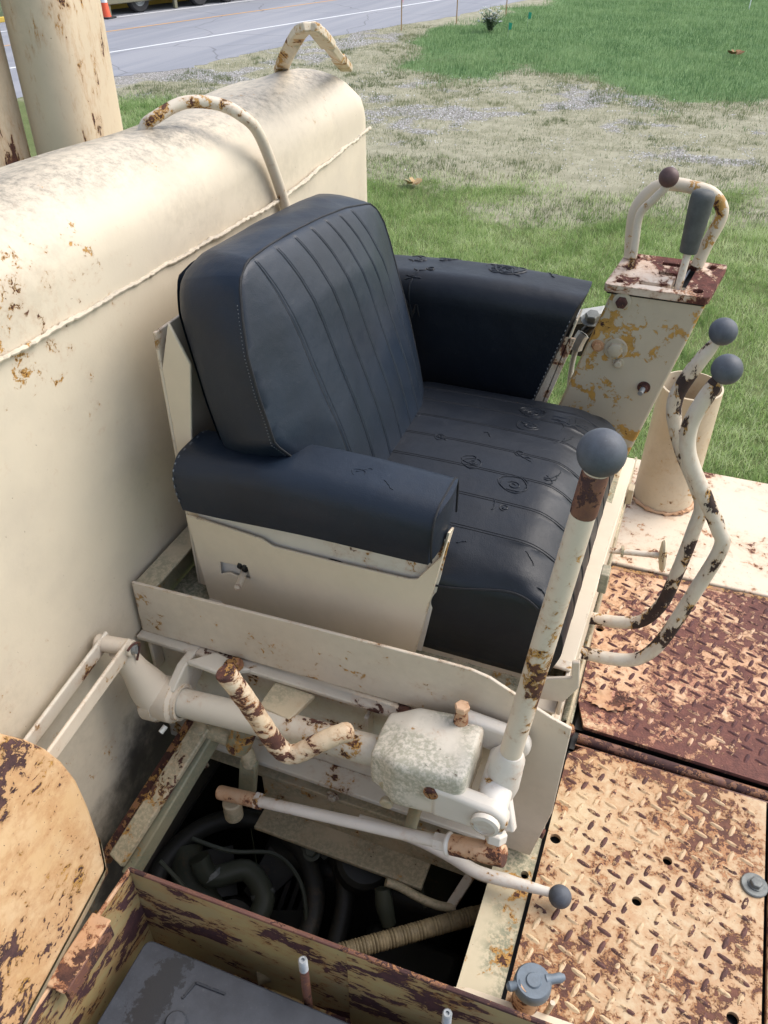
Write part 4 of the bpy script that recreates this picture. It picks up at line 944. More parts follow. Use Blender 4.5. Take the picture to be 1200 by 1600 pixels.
# hose fitting behind the armrest
Hf = thing('hose_fitting', 'white hose elbow on a dark bracket between armrest and pedestal', 'fitting', (-.25, 1.78, .3))
MB().prism([(-0.2606, 1.8000, 0.5921), (-0.1819, 1.8000, 0.6205), (-0.1819, 1.8000, 0.5256), (-0.2608, 1.8000, 0.5244)], (0, .05, 0)).build('bracket', 'bay', Hf, bev=.002)
MB().prism([(-0.2508, 1.7950, 0.6145), (-0.1768, 1.7950, 0.6386), (-0.1793, 1.7950, 0.6184), (-0.2570, 1.7950, 0.5948)], (0, .05, .0)).build('bracket_top', 'fitting', Hf, bev=.002)
e = spline([(-0.1835, 1.7600, 0.6293), (-0.1972, 1.7550, 0.6140), (-0.2079, 1.7500, 0.5960), (-0.2152, 1.7500, 0.5667), (-0.2187, 1.7500, 0.5181), (-0.2160, 1.7500, 0.4438)], 5)
MB().tube(e[:8], .011, 12).build('elbow', 'slot', Hf); MB().tube(e[8:16], .014, 6).build('coupling', 'fitting', Hf); MB().tube(e[14:], .006, 10).build('hose', 'fitting', Hf)
MB().bolt((-0.1915, 1.7600, 0.6356), (0, -.3, 1), .016, .016).build('nut', 'washer', Hf)

# ---------------------------------------------------------------- the two curved valve levers
def smooth_lever(pts): return spline(pts, 7)
HA = thing('valve_lever', 'nearer curved valve lever with dark ball knob, lower of the pair', 'lever', (-.05, 1.1, .29), 'curved valve levers in front of the seat')
pa = smooth_lever([(-.075, 1.1, .292), (-0.0478, 1.1000, 0.2934), (0.0144, 1.1000, 0.2976), (0.0556, 1.1000, 0.3169), (0.0830, 1.1000, 0.3719), (0.1121, 1.1000, 0.5023), (0.1276, 1.1000, 0.5907), (0.1150, 1.1000, 0.6245), (0.0870, 1.1000, 0.6711), (0.0569, 1.1000, 0.7211), (0.0422, 1.1000, 0.7564), (0.0396, 1.1000, 0.7933), (0.0484, 1.1000, 0.8312), (0.0613, 1.1000, 0.8703)])
MB().tube(pa, [.0117] * (len(pa) - 6) + [.0113, .011, .0105, .0095, .0085, .008], 16).build('rod', 'hlever', HA)
MB().ball((0.0667, 1.1000, 0.8818), .0206).build('knob', 'knob', HA)
HB = thing('valve_lever', 'farther curved valve lever with dark ball knob, higher of the pair', 'lever', (-.05, 1.2, .28), 'curved valve levers in front of the seat')
pb = smooth_lever([(-.075, 1.2, .286), (-0.0474, 1.2000, 0.2875), (0.0055, 1.2000, 0.2946), (0.0470, 1.2000, 0.3127), (0.0731, 1.2000, 0.3671), (0.0838, 1.2000, 0.4500), (0.0904, 1.2000, 0.5427), (0.0910, 1.2000, 0.5908), (0.0722, 1.2000, 0.6308), (0.0410, 1.2000, 0.6848), (0.0182, 1.2000, 0.7385), (0.0127, 1.2000, 0.7746), (0.0241, 1.2000, 0.8182), (0.0489, 1.2000, 0.8763)])
MB().tube(pb, [.0117] * (len(pb) - 6) + [.0113, .011, .0105, .0095, .0085, .008], 16).build('rod', 'hlever', HB)
MB().ball((0.0542, 1.2000, 0.8911), .0198).build('knob', 'knob', HB)
# push knob on a rod through the front of the platform
K = thing('push_knob', 'small disc knob on a rod sticking out in front of the seat', 'knob', (.0, 1.41, .31))
a, b = V(-.085, 1.398, .300), V((0.0581, 1.4332, 0.3080))
b = V(b.x, 1.415, .305); a = V(-.085, 1.395, .297)
MB().cyl(a, b, .0062, 12).build('rod', 'lever', K)
d = (b - a).normalized()
MB().lathe(a.lerp(b, .46), d, [(0, 0), (.012, 0), (.012, .005), (0, .005)], 18).build('collar', 'tan', K)
MB().lathe(b - d * .003, d, [(0, 0), (.010, 0), (.030, .004), (.033, .008), (.030, .012), (0, .014)], 28).build('disc', 'ledge', K)

# ---------------------------------------------------------------- tall control lever
L1 = thing('control_lever', 'tall straight cream control lever with large grey ball knob', 'lever', (-.11, .79, .30))
kb = V(-.0535, .797, .904); k0 = V(-.104, .783, .345)
ax = (kb - k0).normalized()
MB().tube([k0 - ax * .02, k0.lerp(kb, .5), kb - ax * .02], [.0170, .0163, .0145], 20).build('rod', 'lever', L1)
MB().lathe(kb - ax * .085, ax, [(.0150, 0), (.0158, .002), (.0158, .055), (.0148, .060)], 20).build('ferrule', 'rustdark', L1)
MB().ball(kb, .0273, 40).build('knob', 'knob', L1)
MB().tube([k0 - ax * .075, k0 - ax * .05, k0 + ax * .012, k0 + ax * .028], [.024, .0275, .0245, .0175], 24).build('boss', 'greywhite', L1, bev=.002)
pin0, pin1 = V((-0.1033, 0.7150, 0.3408)), V(-.098, .842, .330)
pz = .5 * (pin0 + pin1)
MB().bar(k0 - ax * .06, V((-0.0855, 0.7500, 0.2248)), .030, .018, up=(0, -1, 0)).build('tail', 'greywhite', L1, bev=.004)

# ---------------------------------------------------------------- lever housing: cast fork
Hh = thing('lever_housing', 'mossy white cast housing with a fork holding the tall lever', 'housing', (-.2, .78, .2))
def cast(p):
    p = p.copy(); q = p.copy()
    p = round3(p, (-.310, .714, .242), (-.152, .842, .354), .017)
    f = np.clip((q[:, 0] + .310) / .158, 0, 1)
    sc = .76 + .24 * sm(f, .06, .34)
    p[:, 1] = .785 + (p[:, 1] - .785) * sc; p[:, 2] = .300 + (p[:, 2] - .300) * sc
    p[:, 2] += .018 * (f - .5)
    p += .0007 * np.stack([np.sin(q[:, 1] * 70), np.sin(q[:, 2] * 60 + q[:, 0] * 40), np.sin(q[:, 0] * 80)], 1)
    return p
softbox(lin(-.310, -.152, 22), lin(.715, .840, 16), lin(.242, .352, 16), cast).build('body', 'moss', Hh, sharp=70)
# fork arms: one towards the viewer, one against the side plate
def lug(x0, zlo, zhi, cx, cz, r):
    return [(x0, 0, zlo), (x0, 0, zhi)] + [(cx + r * math.cos(a), 0, cz + r * math.sin(a)) for a in lin(R_(100), R_(-100), 12)]
for y0, y1, A in ((.711, .739, lug(-.20, .256, .326, -.113, .288, .031)), (.822, .846, lug(-.20, .312, .368, -.108, .330, .030))):
    MB().prism([(x, y0, z) for x, _, z in A], (0, y1 - y0, 0)).build('fork_arm', 'greywhite', Hh, bev=.008, seg=3)
MB().box((-.165, .73, .348), (-.12, .83, .362)).build('fork_bridge', 'greywhite', Hh, bev=.005, seg=3) if False else None
pc = V(-.113, 0, .292)
for yy, s in ((.708, -1), (.846, 1)):
    MB().lathe((pc.x, yy, pc.z + (0 if s < 0 else .02)), (0, s, 0), [(0, 0), (.022, 0), (.022, .008), (.0165, .010), (.0165, .007), (0, .007)], 26).build('pin_end', 'greywhite' if s < 0 else 'guard', Hh)
MB().cyl((pc.x, .73, pc.z), (pc.x, .822, pc.z + .018), .0255, 24).build('lever_boss', 'greywhite', Hh, bev=.003)
MB().hexn(V((-0.1900, 0.8229, 0.3850)), (0, 0, 1), .012, .010).build('bolt_head', 'rustpeach', Hh)
bt = V((-0.1900, 0.8229, 0.3850)); MB().tube([bt - V(0, 0, .035), bt], [.013, .0085], 16).build('bolt_shank', 'rustpeach', Hh)
MB().lathe((-0.2010, 0.7120, 0.3115), (0, -1, 0), [(0, .001), (.008, .001), (.010, .003), (.012, .001), (.012, -.01)], 20).build('plug', 'rustmetal', Hh)
for u in ((-0.2788, 0.7350, 0.2690), (-0.2548, 0.7350, 0.2510), (-0.2786, 0.7350, 0.2208)):
    MB().hexn(u, (0, -1, 0), .012, .010).build('nut', 'tan', Hh, bev=.001)
MB().cyl((-0.2429, 0.7900, 0.1725), (-0.2580, 0.7900, 0.0663), .0115, 16).build('stop_pin', 'olive', Hh)

# ---------------------------------------------------------------- cross shaft with its arm and bearing
X = thing('cross_shaft', 'cream cross shaft running from the tank arm to the lever housing', 'shaft', (-.5, .78, .2))
xs = [(-0.7143, 0.7720, 0.2403), (-0.5126, 0.7770, 0.2584), (-0.2991, 0.7850, 0.2680)]
MB().tube(xs, .0255, 24).build('tube', 'grey', X)
c0 = V((-0.7197, 0.7720, 0.2397)); dx = (V(xs[1]) - V(xs[0])).normalized()
MB().lathe(c0 - dx * .008, dx, [(.024, 0), (.038, 0), (.040, .004), (.040, .032), (.036, .036), (.033, .038), (.033, .046), (.027, .046)], 30).build('bearing_collar', 'cream', X)
MB().cyl(c0 + V(.02, -.036, -.026), c0 + V(.016, -.048, -.032), .005, 10).build('grease_nipple', 'fitting', X)
# bearing bracket bolted to the flange
bp_ = [c0 + dx * .012 + V(0, -.01, .036), c0 + dx * .012 + V(0, .035, .058), c0 + dx * .012 + V(0, .09, .058), c0 + dx * .012 + V(0, .09, .0), c0 + dx * .012 + V(0, .03, -.03)]
MB().prism(bp_, dx * .018).build('bearing_bracket', 'grey', X, bev=.003)
MB().prism([(-0.6931, 0.8148, 0.3050), (-0.6534, 0.8532, 0.3050), (-0.5759, 0.8393, 0.3050), (-0.6265, 0.8117, 0.3050)], (0, 0, -.012)).build('bracket_foot', 'grey', X, bev=.003)
MB().bolt((-0.6067, 0.8334, 0.3070), (0, 0, 1), .012, .010).build('bolt', 'rustmetal', X)
# crank arm to the link straps
a0, a1 = c0 - dx * .02, V((-0.7656, 0.7450, 0.3721))
mb = MB(); mb.tube([a0 + V(.012, 0, -.012), a0.lerp(a1, .25), a0.lerp(a1, .6), a1], [.040, .034, .024, .020], 20)
mb.build('crank_arm', 'cream', X, sharp=60)
MB().lathe(a0 + V(.0, 0, -.004) - dx * .015, dx, [(0, 0), (.036, 0), (.042, .005), (.042, .028), (.03, .03)], 28).build('arm_hub', 'cream', X)
pe = V((-0.7647, 0.7450, 0.3817)); MB().cyl(pe + V(-.042, -.006, 0), pe + V(.024, .004, 0), .0145, 18).build('clevis_pin', 'cream', X, bev=.002)
MB().cyl(pe + V(.024, .004, 0), pe + V(.031, .005, 0), .0085, 14).build('pin_tip', 'zinc', X)
MB().tube(spline([pe + V(.026, -.012, .010), pe + V(.030, 0, .016), pe + V(.032, .012, .006), pe + V(.028, .002, -.024)], 4), .0022, 6).build('cotter_pin', 'rustmetal', X)
# foot peg welded to the shaft
pp = spline([(-0.3481, 0.7650, 0.3298), (-0.3694, 0.7500, 0.3267), (-0.3943, 0.7350, 0.3138), (-0.4233, 0.7220, 0.2915), (-0.4437, 0.7160, 0.2841), (-0.4590, 0.7110, 0.3044), (-0.4741, 0.7060, 0.3465), (-0.4956, 0.7000, 0.4078), (-0.5188, 0.6900, 0.4747)], 6)
pg = MB().tube(pp, [.006, .0115, .0148] + [.0160 + .0004 * math.sin(i * 1.9) for i in range(len(pp) - 3)], 20).build('peg', 'peg', X)
MB().lathe((-0.5188, 0.6900, 0.4747), V(pp[-1]) - V(pp[-3]), [(0, .0015), (.0145, .0015), (.0164, -.001)], 20).build('peg_end', 'rustmetal', pg)
# flat plate between shaft and flange, lower fork and its boss
MB().prism([(-0.5336, 0.7850, 0.2870), (-0.5313, 0.8469, 0.2870), (-0.4537, 0.8399, 0.2870), (-0.4716, 0.7771, 0.2870)], (0, 0, -.010)).build('stop_plate', 'tan', X, bev=.002)
MB().cyl((-0.6009, 0.8000, 0.1268), (-0.5849, 0.8000, 0.1716), .024, 20).build('fork_boss', 'olive', X, bev=.003)
fk = spline([(-0.6673, 0.8000, 0.1390), (-0.6263, 0.8000, 0.1393), (-0.5869, 0.8000, 0.1203), (-0.5833, 0.8000, 0.0676), (-0.5964, 0.7900, 0.0009)], 5)
MB().tube(fk[:15], .014, 10).build('fork', 'tan', X, bev=.002)
MB().bar(fk[13], V(fk[-1]) + V(0, .01, -.01), .034, .016, up=(0, -1, 0)).build('fork_tail', 'olive', X, bev=.003)
for b in (.02, .034): pass

# link straps: pair along the tank, pair going down into the bay
K1 = thing('link_strap', 'pair of cream link straps running along the tank side from the crank arm', 'link bar', (-.80, .70, .3), 'link straps joining the levers')
for dxx, m in ((.016, 'cream'), (-.030, 'grey')):
    a = pe + V(dxx, 0, 0); b = V((-0.7650, 0.5604, 0.3515)) + V(dxx, -.06, -.005)
    MB().bar(a + (a - b).normalized() * .012, b, .007, .031, up=(0, 0, 1)).build('strap', m, K1, bev=.003)
K2 = thing('link_strap', 'heavy flat link bar with a rivet head slanting down into the dark bay', 'link bar', (-.70, .75, 0), 'link straps joining the levers')
a, b = V((-0.6702, 0.8000, 0.1563)), V((-0.7478, 0.5850, -0.0120))
sd = (b - a).cross(V(0, 0, 1)).normalized()
MB().bar(a, b, .038, .012, up=(0, 0, 1)).build('bar', 'tan', K2, bev=.003)
MB().bar(a + V(.016, .004, -.028), b + V(.022, 0, -.034), .020, .034, up=(0, 0, 1)).build('side_bar', 'olive', K2, bev=.003)
MB().bar(a + V(-.05, .03, -.05), b + V(-.045, .01, -.045), .020, .02, up=(0, 0, 1)).build('side_bar', 'rustmetal', K2, bev=.003)
MB().lathe(a.lerp(b, .05) + V(0, 0, .006), (0, 0, 1), [(.015, 0), (.014, .004), (.008, .007), (0, .008)], 20).build('rivet', 'tan', K2)

# ---------------------------------------------------------------- adjusting rod with its rusty end
AR = thing('adjusting_rod', 'cream adjusting rod with a rusty end fitting and ball joint', 'rod', (-.35, .74, .1))
ra, rb_ = V((-0.6193, 0.7450, 0.0464)), V((-0.0791, 0.7150, 0.2097))
dr = (rb_ - ra).normalized()
MB().cyl(ra.lerp(rb_, .15), ra.lerp(rb_, .82), .0105, 16).build('tube', 'greywhite', AR)
MB().cyl(ra, ra.lerp(rb_, .17), .0135, 18).build('sleeve', 'rustpeach', AR, bev=.002)
MB().lathe(ra.lerp(rb_, .155), dr, [(.011, 0), (.0165, .001), (.0165, .009), (.011, .010)], 6).build('nut', 'greywhite', AR)
MB().lathe(ra.lerp(rb_, .79), dr, [(.010, 0), (.0145, .001), (.0145, .02), (.010, .021)], 6).build('nut', 'greywhite', AR)
MB().lathe(ra.lerp(rb_, .83), dr, [(0, 0), (.0185, 0), (.019, .003), (.0165, .006), (.0165, .008)], 20).build('end_ring', 'greywhite', AR)
MB().tube([ra.lerp(rb_, .84), rb_], [.0165, .0172], 20).build('end_fitting', 'rustpeach', AR, bev=.002)
bj = V((-0.0987, 0.7350, 0.2343)); bj2 = V((-0.0986, 0.7220, 0.2010))
MB().tube([bj2, bj2.lerp(bj, .3), bj2.lerp(bj, .42), bj2.lerp(bj, .65)], [.010, .013, .0155, .0150], 20).build('ball_stud', 'rustpeach', AR)
MB().hexn(bj2.lerp(bj, .6), bj - bj2, .0175, .017).build('stud_nut', 'greywhite', AR, bev=.001)
MB().cyl(bj2.lerp(bj, .85), bj + (bj - bj2) * .45, .0095, 16).build('stud_shank', 'zinc', AR)
MB().cyl((-0.5993, 0.7500, 0.0216), (-0.5999, 0.7500, -0.0269), .018, 20).build('clevis', 'tan', AR, bev=.003)

# small lever with dark knob lying over the ledge
SL = thing('small_lever', 'low bent lever with a small dark ball knob above the floor ledge', 'lever', (-.1, .80, .02))
MB().tube(spline([(-0.3509, 0.7771, 0.0600), (-0.2569, 0.7879, 0.0500), (-0.1837, 0.7846, 0.0400), (-0.1280, 0.7749, 0.0350), (-0.0666, 0.7800, 0.0330), (-0.0032, 0.7834, 0.0360)], 6), [.0115] * 24 + [.0105, .010, .0095, .009, .0085, .008, .008], 14).build('rod', 'greywhite', SL)
MB().ball((0.0156, 0.7812, 0.0380), .0194).build('knob', 'knob', SL)

# pleat stitching: two dark thread lines beside every welt
def pleat_lines(par, surf, lines, mk, w=.0024):
    mb = MB()
    for g in lines:
        for o in (-w, w):
            P_ = surf(np.array([mk(g + o, f) for f in lin(0, 1, 44)])); mb.tube([tuple(x) for x in P_], .00085, 5)
    return mb.build('pleat_stitch', 'thread', par, kind='stuff')
pleat_lines(bk, back_surf, PLY, lambda a, f: (a, .10 + .885 * f, 1.0), .0024 / SEG)
pleat_lines(cu, cush_surf, CPL, lambda y, f: (-.50 + (CX1 - .012 + .50) * f, y, CZ1))

# ---------------------------------------------------------------- floor: ledge, plates, hinge
LG = thing('floor_ledge', 'narrow mossy cream floor ledge between the dark bay and the rusty plates', 'ledge', (-.07, 1.1, -.06))
plate([(-.108, .50), (-.037, .50), (-.037, 1.71), (-.108, 1.71)], [circ((q), .0075, 14) for q in ((-0.0506, 0.8210, 0.0000)[:2], (0.0621, 0.6222, 0.0000)[:2])], (0, 0, -.002), (1, 0, 0), (0, 1, 0), .012).build('top_plate', 'ledge', LG)
MB().box((-.108, .50, -.12), (-.100, .855, -.014)).build('inner_web', 'tan', LG)
MB().box((-.100, .50, -.042), (-.002, 1.76, -.028)).build('backing', 'slot', LG)
for q, m in (((-0.0439, 1.1604, 0.0000), 'rustmetal'),):
    MB().lathe((q[0] - .002, q[1], -.002), (0, 0, 1), [(0, 0), (.019, 0), (.019, .008), (.0165, .011), (0, .011)], 24).build('washer', m, LG); MB().hexn((q[0] - .002, q[1], .009), (0, 0, 1), .0105, .012).build('bolt', m, LG, bev=.001)
def lozenges(x0, x1, y0, y1, z, pitch, avoid, inside, jit=0):
    mb = MB(); c45 = math.cos(R_(45))
    nx, ny = int((x1 - x0) / pitch) + 2, int((y1 - y0) / pitch) + 2
    for i in range(nx):
        for j in range(ny):
            x, y = x0 + i * pitch, y0 + j * pitch
            if not inside(x, y) or any((x - a) ** 2 + (y - b) ** 2 < r * r for a, b, r in avoid): continue
            th = R_(72) if (i + j) % 2 else R_(-18)
            d = V(math.cos(th), math.sin(th), 0); s = V(-d.y, d.x, 0); l, w_, h = .0138, .0044, .0026; c = V(x, y, z)
            vs = [c - d * l, c - d * l * .72 + s * w_ * .78, c + s * w_, c + d * l * .72 + s * w_ * .78, c + d * l, c + d * l * .72 - s * w_ * .78, c - s * w_, c - d * l * .72 - s * w_ * .78,
                  c - d * l * .62 + V(0, 0, h * .8), c + s * w_ * .4 + V(0, 0, h), c + d * l * .62 + V(0, 0, h * .8), c - s * w_ * .4 + V(0, 0, h)]
            mb.add(vs, [(0, 1, 8), (1, 2, 9, 8), (2, 3, 10, 9), (3, 4, 10), (4, 5, 10), (5, 6, 11, 10), (6, 7, 8, 11), (7, 0, 8), (8, 9, 10, 11)])
    return mb
PZ = .006
F1 = thing('floor_plate', 'nearest diamond tread floor plate, tan paint worn with brown rust', 'floor plate', (.15, .8, -.01), 'diamond tread floor plates')
hol = [(0.1821, 0.9348, 0.0060), (0.1407, 0.8395, 0.0060), (0.3037, 0.7047, 0.0060), (-.014, .905, .006)]
ol1 = [(-.030, .44), (.345, .44), (.345, 1.125), (-.005, 1.125), (-.030, 1.098)]
plate(ol1, [circ(h[:2], r, 14) for h, r in zip(hol, (.0085, .0085, .0095, .010))], (0, 0, PZ), (1, 0, 0), (0, 1, 0), .009).build('plate', 'tread', F1)
MB().box((-.03, .44, -.02), (.345, 1.12, -.012)).build('backing', 'slot', F1)
wq = (0.3278, 0.9415, 0.0060)
av = [(h[0], h[1], .024) for h in hol] + [(wq[0], wq[1], .036), ((0.0052, 0.5946, 0.0060)[0], (0.0052, 0.5946, 0.0060)[1], .045)]
lozenges(-.012, .345, .44, 1.125, PZ, .0272, av, lambda x, y: -.016 < x < .332 and .455 < y < 1.112).build('tread', 'loz', F1, kind='stuff', sharp=20)
WB = thing('washer_bolt', 'grey hex bolt with a wide washer on the tread plate', 'bolt', (wq[0], wq[1], PZ))
MB().lathe((wq[0], wq[1], PZ), (0, 0, 1), [(0, 0), (.0225, 0), (.0225, .0035), (.021, .005), (0, .005)], 30).build('washer', 'washer', WB)
MB().lathe((wq[0] + .001, wq[1], PZ + .005), (.05, 0, 1), [(0, 0), (.0125, 0), (.0125, .002), (0, .002)], 24).build('flange', 'washer', WB)
MB().hexn((wq[0] + .001, wq[1], PZ + .006), (.05, .0, 1), .0108, .009).build('head', 'washer', WB, bev=.001)
F2 = thing('floor_plate', 'middle diamond tread floor plate, dark red rust under flaking paint', 'floor plate', (.2, 1.45, -.01), 'diamond tread floor plates')
ol2 = [(-.036, 1.245), (-.012, 1.178), (.80, 1.160), (.80, 1.742), (-.045, 1.706)]
plate(ol2, [circ((-0.0291, 1.4765, 0.0060)[:2], .010, 14)], (0, 0, PZ), (1, 0, 0), (0, 1, 0), .009).build('plate', 'tread_far', F2)
MB().box((-.03, 1.18, -.02), (.80, 1.70, -.012)).build('backing', 'slot', F2)
lozenges(-.02, .80, 1.19, 1.73, PZ, .0272, [((-0.0291, 1.4765, 0.0060)[0], (-0.0291, 1.4765, 0.0060)[1], .03)], lambda x, y: x > -.022 and 1.20 + max(0, -x) * 1.5 < y < 1.70 + .03 * x and x < .78).build('tread', 'loz_far', F2, kind='stuff', sharp=20)
# paint curling off the middle plate
fk_ = random.Random(9)
def flake(cx, cy, rx, ry, rot, lift):
    n = 15 if rx < .02 else 44; mb = MB(); c, s = math.cos(rot), math.sin(rot); rim = []; mid = []; ph = [fk_.uniform(0, 6) for _ in range(4)]
    for k in range(n):
        a = 6.283 * k / n; q = .95 + fk_.uniform(-.07, .06) + .07 * math.sin(2 * a + ph[0]) + .06 * math.sin(4 * a + ph[1]) + .05 * math.sin(7 * a + ph[2]) + .05 * math.sin(13 * a + ph[3])
        x, y = rx * q * math.cos(a), ry * q * math.sin(a); lf = lift * fk_.uniform(.1, 1.2)
        rim.append((cx + x * c - y * s, cy + x * s + y * c, PZ + .0015 + lf)); mid.append((cx + .55 * (x * c - y * s), cy + .55 * (x * s + y * c), PZ + .0022 + lift * fk_.uniform(.1, .5)))
    vs = rim + mid + [(cx, cy, PZ + .003)]
    fs = [(k, (k + 1) % n, n + (k + 1) % n, n + k) for k in range(n)] + [(n + k, n + (k + 1) % n, 2 * n) for k in range(n)]
    mb.add(vs, fs); mb.add([(x, y, z - .0007) for x, y, z in vs], [tuple(reversed(f)) for f in fs])
    return mb
q = (0.0303, 1.2655, 0.0080); flake(q[0], q[1], .052, .030, .35, .006).build('paint_flake', 'flake', F2, sharp=50)
F3 = thing('floor_panel', 'smooth cream floor panel with rust specks beyond the tread plates', 'floor panel', (.1, 2.0, -.05))
MB().prism([(-.80, 1.715, .004), (.80, 1.752, .004), (.80, 2.262, .004), (-.80, 2.240, .004)], (0, 0, -.05)).build('panel', 'deck', F3, bev=.006, seg=3)
MB().prism([(-.045, 1.702, .0065), (.80, 1.739, .0065), (.80, 1.752, .0065), (-.045, 1.715, .0065)], (0, 0, -.006)).build('edge_strip', 'rustmetal', F3)
F4 = thing('floor_plate', 'rightmost tread floor plate seen only as a dark edge at the picture border', 'floor plate', (.5, .8, -.01), 'diamond tread floor plates')
MB().box((.352, .44, -.006), (.80, 1.125, PZ)).build('plate', 'tread', F4, bev=.002)
lozenges(.372, .80, .44, 1.125, PZ, .0272, [], lambda x, y: .366 < x < .79 and .455 < y < 1.112).build('tread', 'loz', F4, kind='stuff', sharp=20)
HG = thing('hinge_channel', 'rusty brown channel bar between the two tread plates', 'channel', (.3, 1.145, -.03))
MB().prism([(-.030, 1.127, -.018), (.80, 1.122, -.018), (.80, 1.155, -.018), (-.030, 1.172, -.018)], (0, 0, .006)).build('channel', 'slot', HG)
MB().tube([(-.018, 1.152, -.003), (.80, 1.139, -.003)], .0105, 12).build('hinge_tube', 'rustdark', HG)
MB().box((-.02, 1.1265, -.012), (.80, 1.1295, .004)).build('lip', 'rustdark', HG)
FR = thing('floor_frame', 'cream frame members hidden under the floor plates', 'frame', (.3, 1.3, -.2))
MB().box((-.095, .42, -.050), (.80, 2.2, -.044)).build('under_tray', 'slot', FR)
for y in (.46, 1.145, 1.73, 2.2): MB().box((-.10, y - .03, -.16), (.78, y + .03, -.055)).build('cross_member', 'tan', FR)
for x in (.36, .76): MB().box((x - .03, .40, -.30), (x + .03, 2.22, -.162)).build('side_member', 'tan', FR)

# filler neck standing on the floor panel
NK = thing('filler_neck', 'short open cream pipe welded upright on the floor panel', 'pipe', (.052, 2.068, .004))
cx, cy, r = .050, 2.070, .082
tp = (.003, -.01, .365)
mb = MB(); N = 44; prof = [(r * 1.0, .003), (r * .985, .1), (r * .96, .365), (r * .90, .366), (r * .90, .06), (0, .055)]
mb.lathe((cx, cy, .004), (0.01, -.02, 1), prof, N); NB = mb.build('tube', 'pipe', NK, sharp=40)
mb = MB(); rr2 = random.Random(4)
pts = [V(cx + (r + .003) * math.cos(a), cy + (r + .003) * math.sin(a), .010 + rr2.uniform(-.002, .003)) for a in lin(0, 2 * math.pi, 60)]
mb.tube(pts, [.0055 * rr2.uniform(.6, 1.4) for _ in pts], 8).build('weld_bead', 'rustpeach', NK)
MB().lathe((cx, cy, .32), (0, 0, 1), [(r * .897, 0), (r * .893, 0), (r * .893, -.25), (r * .897, -.25)], 40).build('rusted_bore', 'bore', NK)

# rusty pipe with grey wing cap beside the box
CP = thing('capped_pipe', 'short rusty pipe with a grey winged cap beside the battery box', 'pipe', (.004, .60, .0))
cb, ct = V((0.0062, 0.5885, 0.0100)), V((0.0037, 0.6039, 0.1000))
cb = V(ct.x - .006, ct.y - .002, .006)
MB().lathe(cb, ct - cb, [(.0215, 0), (.0215, (ct - cb).length), (.018, (ct - cb).length), (.018, .0)], 28).build('tube', 'rustpeach', CP)
cc = ct - V(0, 0, .020)
MB().lathe(cc, (0.03, -.02, 1), [(.022, 0), (.0275, 0), (.0285, .003), (.0275, .017), (.025, .021), (.012, .021), (.010, .024), (0, .024)], 32).build('cap', 'capgrey', CP)
for s, l in ((1, .030), (-1, .020)):
    d = V(.85, .5, 0).normalized() * s; a = cc + V(0, 0, .013) + d * .020
    MB().tube([a, a + d * l * .4, a + d * l * .8, a + d * l], [.010, .007, .0075, .004], 12).build('wing', 'capgrey', CP)
MB().cyl((0.0306, 0.5977, 0.0060), V((0.0306, 0.5977, 0.0060)) + V(.008, .006, .05), .0042, 8).build('wire_stub', 'cream', CP)

# ---------------------------------------------------------------- battery box in front of the bay
BX = thing('battery_box', 'open rusty ochre battery box with scraped brown rim', 'box', (-.25, .3, -.13))
zt = .115
bl = V(-.653, .5295, zt); br = V(.10, .551, zt)
mb = MB(); ex_ = (br - bl).normalized(); ey_ = V(-.01, -1, 0).normalized(); th = .0045
def bxp(u, v, z): q = bl + ex_ * u + ey_ * v; return V(q.x, q.y, z)
Lx, Ly = .753, .43
wallp = [((0, 0), (Lx, 0)), ((Lx, 0), (Lx, Ly)), ((Lx, Ly), (0, Ly)), ((0, Ly), (0, 0))]
def wall(nm, u0, v0, u1, v1, z0, z1, thick_u, thick_v):
    MB().prism([bxp(u0, v0, z0), bxp(u1, v1, z0), bxp(u1 + thick_u, v1 + thick_v, z0), bxp(u0 + thick_u, v0 + thick_v, z0)], (0, 0, z1 - z0)).build('wall', 'box', BX, bev=.0012)
wall('b', 0, 0, .385, 0, -.13, zt, 0, th); wall('b2', .385, 0, Lx, 0, -.13, zt, 0, th + .003)
wall('l', 0, th, 0, Ly, -.13, zt - .001, th, 0); wall('f', 0, Ly, Lx, Ly, -.13, zt - .002, 0, th); wall('r', Lx - th, .012, Lx - th, Ly - .001, -.13, zt - .001, th, 0)
MB().prism([bxp(0, 0, -.134), bxp(Lx, 0, -.134), bxp(Lx, Ly, -.134), bxp(0, Ly, -.134)], (0, 0, -.004)).build('bottom', 'box', BX)
MB().tube([bxp(0.0, .002, zt), bxp(Lx, .004, zt)], .0042, 8).build('rolled_rim', 'rustdark', BX)
MB().tube([bxp(.0015, .0, zt), bxp(.0015, Ly, zt - .001)], .0038, 8).build('rolled_rim', 'rustpeach', BX)
MB().prism([bxp(-.006, .085, zt + .004), bxp(.028, .085, zt + .002), bxp(.030, .20, zt + .001), bxp(-.004, .20, zt + .004)], (0, 0, .006)).build('hold_down_tab', 'rustpeach', BX, bev=.003)
MB().prism([bxp(.022, .09, zt - .03), bxp(.030, .09, zt - .03), bxp(.030, .195, zt - .03), bxp(.022, .195, zt - .03)], (0, 0, .033)).build('tab_leg', 'rustdark', BX, bev=.002)
BT = thing('battery', 'dark grey plastic battery lying inside the rusty box', 'battery', (-.33, .3, -.13))
zb = .012
c1, c2 = V((-0.6002, 0.4746, 0.0120)), V((-0.2482, 0.4774, 0.0120)); ex2 = (c2 - c1).normalized(); ex2.z = 0; ey2 = V(ex2.y, -ex2.x, 0)
def bt(u, v, z): q = c1 + ex2 * u + ey2 * v; return V(q.x, q.y, z)
def rpoly(u0, u1, v0, v1, r, z):
    return [bt(a, b, z) for a, b in rrect((u0 + u1) / 2, (v0 + v1) / 2, u1 - u0, v1 - v0, r, 5)]
